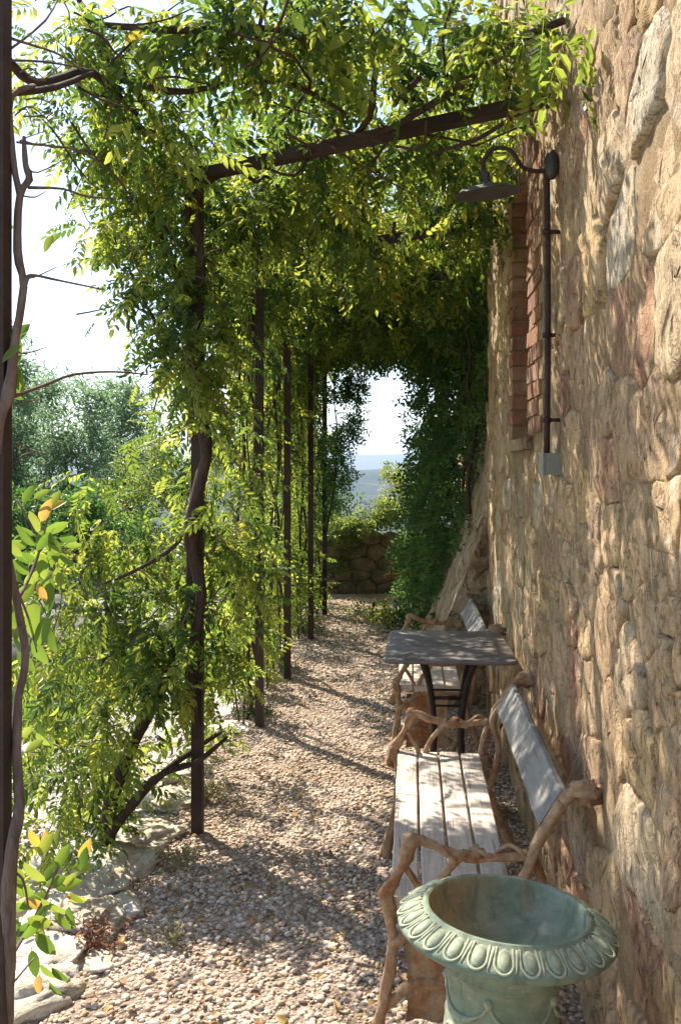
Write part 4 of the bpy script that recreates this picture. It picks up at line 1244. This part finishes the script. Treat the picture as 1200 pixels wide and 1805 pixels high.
# jasmine hanging on the house beyond the corner
iv = []
for y, x0, z0, z1, n in [(6.45, .36, 1.55, 3.0, 420), (7.1, .26, .95, 3.0, 720), (8.0, .05, .25, 2.9, 1100), (8.7, -.08, .05, 2.8, 1300), (9.4, -.10, .0, 2.75, 1200), (10.1, -.06, .0, 2.7, 700)]:
    m = 5
    for k in range(m):
        z = z0 + (z1 - z0) * (k + .5) / m
        bulge = .10 * math.sin(k * 1.7 + y)
        top = .22 * (z / 2.8)
        iv.append(((x0 + .12 + bulge * .5 + top, y, z), (.22 + bulge * .4, .42, (z1 - z0) / m * .75), n // m))
iv += [B(800, 540, 7.2, 60, 50, .3, 420), B(745, 600, 8.2, 45, 26, .3, 220), B(835, 460, 6.3, 34, 60, .2, 260), B(770, 640, 8.0, 50, 50, .3, 300), B(820, 850, 6.9, 26, 60, .12, 160)]
st = [wander((.42, 7.0 + i * .4, 0 + (1.2 if i < 2 else 0)), (.40, 6.9 + i * .45, 2.8), .016, .008, .06, 7, i * 5.1) for i in range(6)]
plant('jasmine_climber', (.45, 8.3, 0), 'dense dark green climber hanging down the wall beyond the sloping buttress', 'climber', SPRIG, iv, M['ivy'], .8, 1.4, .8, 3, .9, stems=st, prune=False)

# near post on the left edge: oval leaved vine
bl = []
oval_pos = []
def cluster(items, Y, dy=.08):
    for (px, py, ang, s_) in items:
        oval_pos.append((P(px, py, Y + random.uniform(-dy, dy)), ang, s_))
c1 = [(80, 900, 60, 1), (100, 930, 20, 1), (60, 920, 120, .9), (45, 945, 150, 1.1), (72, 955, 250, 1), (100, 890, 45, .8), (60, 985, 200, 1.1), (30, 960, 170, 1), (75, 1000, 280, 1.1), (105, 1020, 275, .9), (85, 1045, 260, 1.2), (55, 1020, 230, 1),
      (115, 985, 320, .8), (40, 1050, 240, 1.3), (25, 1090, 265, 1.3), (58, 1090, 285, 1.4), (70, 1150, 278, 1.2), (90, 1130, 300, 1), (35, 1130, 262, 1.2), (14, 1060, 220, 1), (120, 950, 0, .7), (20, 1010, 130, 1), (50, 870, 70, .8), (95, 960, 330, .9)]
c2 = [(10, 575, 60, .9), (25, 610, 280, 1.3), (12, 640, 250, 1.2), (30, 665, 300, 1.1), (20, 690, 320, 1), (5, 400, 10, .8), (85, 428, 262, .7), (15, 600, 200, 1)]
c3 = [(80, 1490, 60, 1), (60, 1540, 130, 1.1), (90, 1540, 40, 1.2), (120, 1560, 10, 1.1), (60, 1590, 190, 1.2), (95, 1600, 320, 1.2), (125, 1620, 280, 1), (45, 1640, 230, 1.2), (75, 1660, 265, 1.3), (25, 1650, 250, 1.3), (15, 1690, 260, 1.2), (60, 1700, 280, 1), (85, 1715, 300, .9), (105, 1720, 320, .8),
      (40, 1570, 150, 1), (110, 1510, 45, 1), (145, 1530, 20, .9), (70, 1620, 240, 1.1), (30, 1600, 200, 1), (135, 1585, 340, .8), (100, 1480, 80, .9), (60, 1480, 110, .8), (150, 1500, 60, 1)]
c4 = [(60, 1315, 200, .8), (75, 1305, 320, .8), (40, 1290, 120, .7)]
c5 = [(240, 60, 20, 1), (250, 90, 300, 1), (300, 75, 200, 1.1), (270, 110, 260, 1), (420, 60, 20, 1.1), (530, 40, 300, 1), (600, 70, 230, 1), (560, 20, 20, 1.1), (680, 80, 280, 1), (640, 30, 330, 1), (470, 85, 260, .9), (380, 30, 180, 1), (350, 90, 250, .9), (740, 50, 300, .9), (700, 20, 40, 1)]
cluster(c1, 2.35); cluster(c2, 2.12, .03); cluster(c3, 2.3); cluster(c4, 2.4)
ov0 = len(oval_pos)
cluster(c5, 3.05, .1)
def oval_mesh(seed, mat):
    n = 6; v, f = [], []
    for i in range(n + 1):
        t = i / n; w = .46 * math.sin(math.pi * min(t * .93 + .05, 1)) ** .75 * (1 - .15 * t) if 0 < i < n else .0
        x = t; z = -.16 * t * t
        v += [(x, w * .5, z + .09 * w * 2), (x, 0, z), (x, -w * .5, z + .09 * w * 2)]
    for i in range(n):
        a = i * 3; f += [(a, a + 1, a + 4, a + 3), (a + 1, a + 2, a + 5, a + 4)]
    b = len(v); v += [(-.22, .012, .02), (-.22, -.012, .02), (0, .012, 0), (0, -.012, 0)]; f.append((b, b + 1, b + 3, b + 2))
    me = bpy.data.meshes.new('leaf'); me.from_pydata(v, [], f); me.polygons.foreach_set('use_smooth', [True] * len(f)); me.materials.append(mat); return me
OV = [oval_mesh(0, M['oval']), oval_mesh(1, M['oval']), oval_mesh(2, M['oval']), oval_mesh(3, M['oval']), oval_mesh(4, M['yellow'])]
v0 = empty('oval_leaved_vine', (-.9, 2.15, 0), 'light green oval leaved vine climbing the post at the left edge', 'vine')
RT = CAMM @ Vector((1, 0, 0)); UPV = Vector((0, 0, 1)); FW = Vector((0, 1, 0))
def put_oval(parent, lst, size=.062):
    for i, (p, ang, s_) in enumerate(lst):
        a = R(ang + random.uniform(-15, 15)); d = (RT * math.cos(a) + UPV * math.sin(a) + FW * random.uniform(-.5, .3)).normalized()
        nrm = (-FW + RT * random.uniform(-.6, .6) + UPV * random.uniform(-.5, .7)).normalized()
        s2 = nrm.cross(d).normalized(); u = d.cross(s2)
        me = OV[4] if random.random() < .06 else OV[i % 4]
        o = bpy.data.objects.new('leaf', me); COL.objects.link(o); o.parent = parent
        L = size * s_
        m = Matrix((d, s2, u)).transposed().to_4x4()
        o.matrix_local = Matrix.Translation(p - d * L * .5 - parent.location) @ m @ Matrix.Scale(L, 4)
extra = [(p + Vector((random.uniform(-.035, .035), random.uniform(-.06, .06), random.uniform(-.035, .035))), a + random.uniform(-40, 40), s_ * .85) for p, a, s_ in oval_pos[:ov0] if random.random() < .75]
put_oval(v0, oval_pos[:ov0] + extra, .066)
put_oval(canopy, oval_pos[ov0:], .10)
mb = MB()
tubes = [(line((10, 1830, 2.12), (14, 1700, 2.1), (16, 1560, 2.08), (24, 1480, 2.08), (35, 1420, 2.1), (30, 1330, 2.12), (32, 1230, 2.14), (45, 1160, 2.16), (30, 1060, 2.16), (14, 980, 2.14)), [.017, .017, .016, .014, .013, .012, .011, .010, .009, .008]),
         (line((-6, 800, 2.08), (0, 740, 2.08), (16, 690, 2.08), (28, 590, 2.1), (42, 505, 2.1), (30, 440, 2.12), (36, 345, 2.12), (52, 315, 2.13), (45, 290, 2.13), (42, 240, 2.14)), [.012, .013, .013, .010, .009, .010, .009, .009, .007, .005]),
         (line((36, 345, 2.12), (25, 290, 2.12), (22, 250, 2.12), (20, 170, 2.14), (60, 150, 2.3)), [.008, .007, .006, .006, .006]),
         (line((42, 510, 2.1), (48, 490, 2.1), (60, 485, 2.12), (110, 495, 2.16), (180, 510, 2.2)), [.007, .006, .004, .003, .002]),
         (line((50, 330, 2.13), (110, 332, 2.2), (150, 345, 2.3), (200, 350, 2.5)), [.004, .003, .003, .002]),
         (line((20, 700, 2.1), (80, 678, 2.3), (130, 660, 2.5), (200, 655, 2.9), (260, 660, 3.4)), [.005, .004, .004, .003, .003]),
         (line((30, 250, 2.12), (100, 258, 2.3), (140, 265, 2.5), (190, 295, 3.0)), [.003, .003, .003, .002]),
         (line((5, 62, 2.14), (60, 80, 2.2), (110, 98, 2.4), (150, 130, 3.0)), [.004, .003, .003, .002]), (line((5, 95, 2.14), (80, 35, 2.4), (110, -20, 2.7)), [.003, .003, .002]),
         (line((5, 105, 2.14), (80, 108, 2.4), (150, 120, 2.9)), [.003, .003, .002]),
         (line((16, 1536, 2.12), (40, 1550, 2.15), (50, 1600, 2.2)), [.004, .003, .002]), (line((16, 1740, 2.12), (30, 1725, 2.15), (60, 1690, 2.25)), [.003, .003, .002]),
         (line((30, 1060, 2.16), (60, 1000, 2.3), (80, 930, 2.35), (90, 890, 2.35)), [.005, .004, .003, .002]), (line((30, 1040, 2.16), (50, 1090, 2.3), (65, 1150, 2.35)), [.004, .003, .002]),
         (line((12, 1700, 2.12), (60, 1620, 2.3), (90, 1560, 2.3), (110, 1500, 2.3)), [.005, .004, .003, .002]), (line((30, 880, 2.35), (80, 960, 2.35), (140, 965, 2.5)), [.003, .003, .002])]
for k in range(16):
    y = random.uniform(60, 900); x = random.uniform(25, 50)
    tubes.append((line((x, y, 2.13), (x + random.uniform(10, 30), y + random.uniform(-12, 12), 2.15), (x + random.uniform(30, 70), y + random.uniform(-25, 25), 2.2)), [.0022, .0018, .001]))
for i, (pts, rad) in enumerate(tubes): mb.tube(pts, rad, 7, .3, 3, i)
mb.build('stem', M['bark2'], v0, wc=True)

# ------------------------------------------------------------------ beyond the pergola
def shrub(name, label, cat, loc, blobs, mat, tmpl, smin, smax, gap=.7, h=1.0, group=None, n=3):
    st = [wander((loc[0] + random.uniform(-.1, .1), loc[1], loc[2]), (loc[0] + random.uniform(-.4, .4), loc[1] + random.uniform(-.3, .3), loc[2] + h), .03 * h / 2, .01, .1, 6, i * 7.7 + loc[0]) for i in range(n)]
    return plant(name, loc, label, cat, tmpl, blobs, M[mat], smin, smax, gap, 1.8, .2, stems=st, prune=False, group=group)
def tree_blobs(px, ptop, pbot, Y, w, n, lean=0, m=7):
    out = []
    for k in range(m):
        t = k / (m - 1); py = ptop + (pbot - ptop) * t
        ww = w * (.45 + .55 * math.sin(math.pi * min(.15 + t * .75, 1)))
        out.append(B(px + lean * t + random.uniform(-.2, .2) * w, py, Y, ww, (pbot - ptop) / m * .9, ww * Y / FPX, n // m))
    return out
specs = [(60, 680, 930, 17, 60, 'tall misty green bamboo like tree behind the left edge post', 'tree'),
         (135, 700, 940, 16, 55, 'second bamboo like tree, right of the tallest misty one at left', 'tree'),
         (215, 690, 900, 18, 55, 'pale feathery tree seen against the white sky left of the leafy post', 'tree'),
         (10, 640, 930, 15, 40, 'bamboo like tree half cut off by the left edge post', 'tree')]
for px, a, b, Y, w, lab, mt in specs:
    bs = tree_blobs(px, a, b, Y, w, 900)
    c = P(px, b, Y); shrub('bamboo_tree', lab, 'tree', (c.x, Y, terrain_h(c.x, Y)), bs, mt, NEEDLE, 1.6, 2.8, .62, c.z + 1.4 - terrain_h(c.x, Y))
specs = [(270, 790, 960, 13, 80, 'olive coloured round shrub behind the leafy vine post', 'shrub', SPRIG),
         (150, 890, 1010, 10, 90, 'dark green shrub behind the oval leaves at left', 'ivy', SPRIG),
         (60, 900, 1080, 10.5, 80, 'deep green bush at the left edge behind the oval leaves', 'ivy', SPRIG),
         (430, 640, 1000, 14, 85, 'sunlit pale shrub showing between first and second full posts', 'shrub', NEEDLE),
         (500, 700, 1050, 13, 60, 'tall sunlit shrub showing between second and third full posts', 'shrub', NEEDLE),
         (440, 1000, 1200, 9.5, 90, 'low bright green bush beyond the pergola between first two full posts', 'wist', SPRIG),
         (350, 950, 1180, 10, 80, 'low green bush hidden behind the leafy vine post', 'wist', SPRIG),
         (560, 850, 1030, 13, 50, 'green bush left of the gap at the end of the path', 'ivy', SPRIG)]
for px, a, b, Y, w, lab, mt, tm in specs:
    bs = tree_blobs(px, a, b, Y, w, 1000, m=5)
    c = P(px, b, Y); gz = terrain_h(c.x, Y)
    shrub('garden_shrub', lab, 'shrub', (c.x, Y, gz), bs, mt, tm, 1.1, 2.0, .75, max(c.z + .6 - gz, .6))

# low stone wall that ends the path
fw = empty('low_stone_wall', (-.5, 11.6, -.03), 'low mossy dry stone wall closing the end of the path', 'wall')
cells = stone_cells(-1.6, 1.6, 0, .78, .12, .22, .18, .42)
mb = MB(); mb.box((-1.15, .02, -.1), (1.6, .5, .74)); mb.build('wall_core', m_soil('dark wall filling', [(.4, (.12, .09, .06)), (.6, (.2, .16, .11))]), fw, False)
wallrock = m_rock(); wallrock.name = 'mossy rock'
shadowed = NT('mossy wall stone'); pp_ = shadowed.pos()
cm = shadowed.mix(shadowed.ramp(shadowed.noise(pp_, 5, 5), [(.42, 0), (.6, .8)]), (.15, .115, .07), (.05, .06, .022))  # dark browns and greens put the end wall's shade into its colour
shade_mat = shadowed.done(shadowed.bsdf(cm, .95, shadowed.bump(shadowed.noise(pp_, 30, 5), .8, .02)))
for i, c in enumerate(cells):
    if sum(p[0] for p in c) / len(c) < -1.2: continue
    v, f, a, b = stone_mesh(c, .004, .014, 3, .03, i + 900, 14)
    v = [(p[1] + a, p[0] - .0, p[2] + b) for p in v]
    pyobj('stone', [(q[0] - a, q[1], q[2] - b) for q in v], f, shade_mat, fw, True, (a, 0, b))
bs = [B(x, y, 11.45, 40, 22, .15, 230) for x, y in ((600, 935), (650, 925), (690, 900), (640, 955), (570, 950), (700, 940), (590, 985), (690, 985), (625, 975))]
shrub('garden_shrub', 'light green bush growing over the low stone wall at the path end', 'shrub', (-.55, 12.1, -.05), bs, 'shrub', SPRIG, .8, 1.4, .8, .8)
bs = [B(705, 860, 11.0, 28, 30, .3, 120), B(690, 830, 11.0, 20, 20, .2, 50), B(710, 1040, 9.0, 30, 40, .25, 200), B(680, 1080, 8.8, 30, 14, .2, 90), B(640, 1075, 9.6, 40, 8, .2, 60)]
shrub('garden_shrub', 'bright green shoots spreading on the ground at the foot of the dark climber', 'shrub', (-.05, 9.4, 0), bs, 'wist', SPRIG, .6, 1.1, .9, .25)
# overhanging sprays at the top right of the opening
bs = [B(735, 655, 8.4, 32, 16, .2, 80), B(722, 690, 8.4, 24, 7, .15, 26), B(590, 690, 9.6, 22, 50, .2, 170), B(580, 790, 9.8, 32, 45, .2, 190), B(575, 880, 10, 24, 50, .2, 170), B(605, 780, 9.8, 26, 26, .2, 90), B(622, 690, 9.6, 22, 50, .2, 240), B(612, 760, 9.6, 24, 40, .2, 200), B(600, 840, 9.8, 22, 40, .2, 170), B(640, 640, 9.4, 40, 16, .2, 110), B(700, 635, 9.2, 50, 14, .2, 110)]
plant('jasmine_spray', (-.9, 9.7, 0), 'dark leafy shoots framing the bright opening at the end of the path', 'climber', SPRIG, bs, M['ivy'], .7, 1.1, .9, 4, .5, stems=[wander((-.9, 9.9, 0), (-.75, 9.6, 2.6), .012, .006, .06, 8, 4.4)], prune=False)

# ------------------------------------------------------------------ edging rocks, boulders, small plants, fallen leaves
def rock(px, py, Y, size, label, mat='rock', seed=0, zc=None, name='rock'):
    c = P(px, py, Y); z = zc if zc is not None else 0.0
    t = bpy.data.meshes.new(name)
    mb = MB(); nu_, nv_ = 36, 24
    for j in range(nv_ + 1):
        th = math.pi * j / nv_
        for i in range(nu_):
            a = 2 * math.pi * i / nu_
            d = Vector((math.sin(th) * math.cos(a), math.sin(th) * math.sin(a), math.cos(th)))
            q = Vector([math.copysign(abs(k) ** .65, k) for k in d]); s_ = Vector((seed * 3.7, 0, 0))
            k = 1 + .36 * noise.noise(d * 1.5 + s_) - .22 * abs(noise.noise(d * 3.2 + s_)) + .10 * noise.noise(d * 7 + s_) + .06 * noise.noise(d * 15 + s_)
            mb.v.append(Vector((q.x * size[0], q.y * size[1], q.z * size[2])) * k)
    for j in range(nv_):
        for i in range(nu_):
            i2 = (i + 1) % nu_; mb.f.append((j * nu_ + i, (j + 1) * nu_ + i, (j + 1) * nu_ + i2, j * nu_ + i2))
    o = mb.build(name, M[mat], None, True, loc=(c.x, Y, z)); o.rotation_euler = (0, 0, seed * 1.3)
    return tag(o, label, 'rock', 'rocks edging the path')
def gy(py): return EYE * FPX / (py - 820)
for i, (px, py, sz, lab) in enumerate([
    (205, 1548, (.16, .12, .06), 'large white limestone rock at the foot of the leafy vine stem'),
    (255, 1490, (.13, .13, .05), 'pale rock half hidden behind the white limestone rock'),
    (160, 1590, (.15, .10, .055), 'flat cream rock just in front of the white limestone rock'),
    (215, 1618, (.09, .06, .04), 'small ochre rock at the gravel side of the edging'),
    (120, 1655, (.17, .12, .06), 'broad pale yellow slab in the middle of the edging'),
    (60, 1730, (.16, .13, .06), 'bright cream slab beside the left edge post'),
    (75, 1765, (.10, .07, .065), 'brown shaded rock low at the left edge'),
    (30, 1800, (.13, .09, .06), 'pale rock at the lower left corner by the post'),
    (310, 1420, (.14, .12, .03), 'low light rock behind the first full post'),
    (330, 1365, (.12, .12, .03), 'flat white rock under the lowest leaves left of the post'),
    (395, 1290, (.14, .14, .03), 'small grey rock between the first and second full posts'),
    (110, 1600, (.14, .12, .05), 'cream rock behind the broad pale yellow slab'),
    (95, 1545, (.15, .15, .045), 'pale rock under the lower oval leaves'),
    (170, 1720, (.07, .05, .03), 'little grey stone in the gravel beside the reddish cushion')]):
    Y = gy(py) * 1.0
    rock(px, py, Y, (sz[0] * 1.2, sz[1] * 1.2, sz[2]), lab, seed=i + 1, zc=-.005)
o = rock(125, 1170, 8.0, (.55, .4, .32), 'grey boulder beyond the lawn behind the oval leaves', 'greyrock', seed=31, zc=-.05)
o = rock(60, 1130, 8.8, (.5, .4, .35), 'second grey boulder at the left edge behind the oval leaves', 'greyrock', seed=37, zc=-.05)
# lawn
n = 14000
x = rng.uniform(-4.2, -2.0, n); y = rng.uniform(5.6, 8.2, n)
h = rng.uniform(.05, .13, n); a = rng.uniform(0, 2 * np.pi, n); b = rng.normal(0, .05, (n, 2))
w = .006
gz = np.full(n, -.11)
V = np.stack([np.stack([x - w * np.cos(a), y - w * np.sin(a), gz], 1), np.stack([x + w * np.cos(a), y + w * np.sin(a), gz], 1), np.stack([x + b[:, 0], y + b[:, 1], gz + h], 1)], 1).reshape(-1, 3)
o = link('grass', np_mesh('grass', V, np.arange(3 * n).reshape(-1, 3), M['grass'], np.repeat(rng.random(n) * .5, 3))); tag(o, 'patch of green grass seen low at the left', 'grass', kind='stuff')
# tufts at the path edge
def tuft(px, py, label, mat, n=60, r=.06, h=.09, tmpl=None, cat='plant', name='weed_tuft'):
    Y = gy(py); c = P(px, py, Y)
    pos = np.stack([c.x + rng.normal(0, r * .5, n), Y + rng.normal(0, r * .5, n), np.abs(rng.normal(0, h * .4, n)) + .01], 1)
    fr = frames(np.stack([rng.normal(0, .6, n), rng.normal(0, .6, n), rng.uniform(.1, 1, n)], 1), rng.normal(0, 1, (n, 3)) + np.array([0, 0, .3]))
    V, F_, Q_ = leaves_mesh(tmpl or SPRIG, pos, fr, rng.uniform(.3, .6, n))
    o = link(name, np_mesh(name, V - np.array([c.x, Y, 0]), F_, M[mat], Q_)); o.location = (c.x, Y, 0); tag(o, label, cat, kind='stuff')
tuft(160, 1690, 'reddish brown succulent cushion on the edging rocks', 'sedum', 50, .08, .03)
tuft(300, 1680, 'small dry weed in the gravel right of the reddish cushion', 'lavender', 14, .05, .03)
tuft(360, 1420, 'small green weed at the foot of the first full post', 'lavender', 50, .09, .08)
tuft(450, 1270, 'green weeds at the foot of the second full post', 'grass', 60, .1, .08)
tuft(410, 1250, 'straw coloured weeds left of the second full post', 'lavender', 60, .14, .12)
tuft(500, 1190, 'low weeds at the foot of the third full post', 'grass', 60, .12, .12)
tuft(550, 1120, 'low weeds at the foot of the fourth full post', 'grass', 70, .16, .14)
tuft(880, 1440, 'dry weeds in the shade between near bench and wall', 'lavender', 30, .08, .05)
tuft(320, 1540, 'thin dry weed in the shaded gravel near the first full post', 'lavender', 20, .09, .04)
# fallen leaves
n = 520
x = rng.uniform(-1.0, .42, n); y = 2.6 + 8 * rng.random(n) ** 1.5
pos = np.stack([x, y, np.array([path_h(p, q) for p, q in zip(x, y)]) + .020], 1)
fr = frames(np.stack([rng.normal(0, 1, n), rng.normal(0, 1, n), rng.normal(0, .12, n)], 1), np.stack([rng.normal(0, .25, n), rng.normal(0, .25, n), np.ones(n)], 1))
one = [(np.array(v), np.array(f), np.zeros(len(v))) for v, f in [leaflet(np.zeros(3), np.array([1, 0, 0.]), np.array([0, 0, 1.]), .036, .018, 2, .3)]]
V, F_, Q_ = leaves_mesh(one, pos, fr, rng.uniform(.6, 1.4, n))
o = link('fallen_leaves', np_mesh('fallen_leaves', V, F_, M['litter'], Q_)); tag(o, 'scattered yellow and brown fallen leaves on the gravel', 'leaves', kind='stuff')
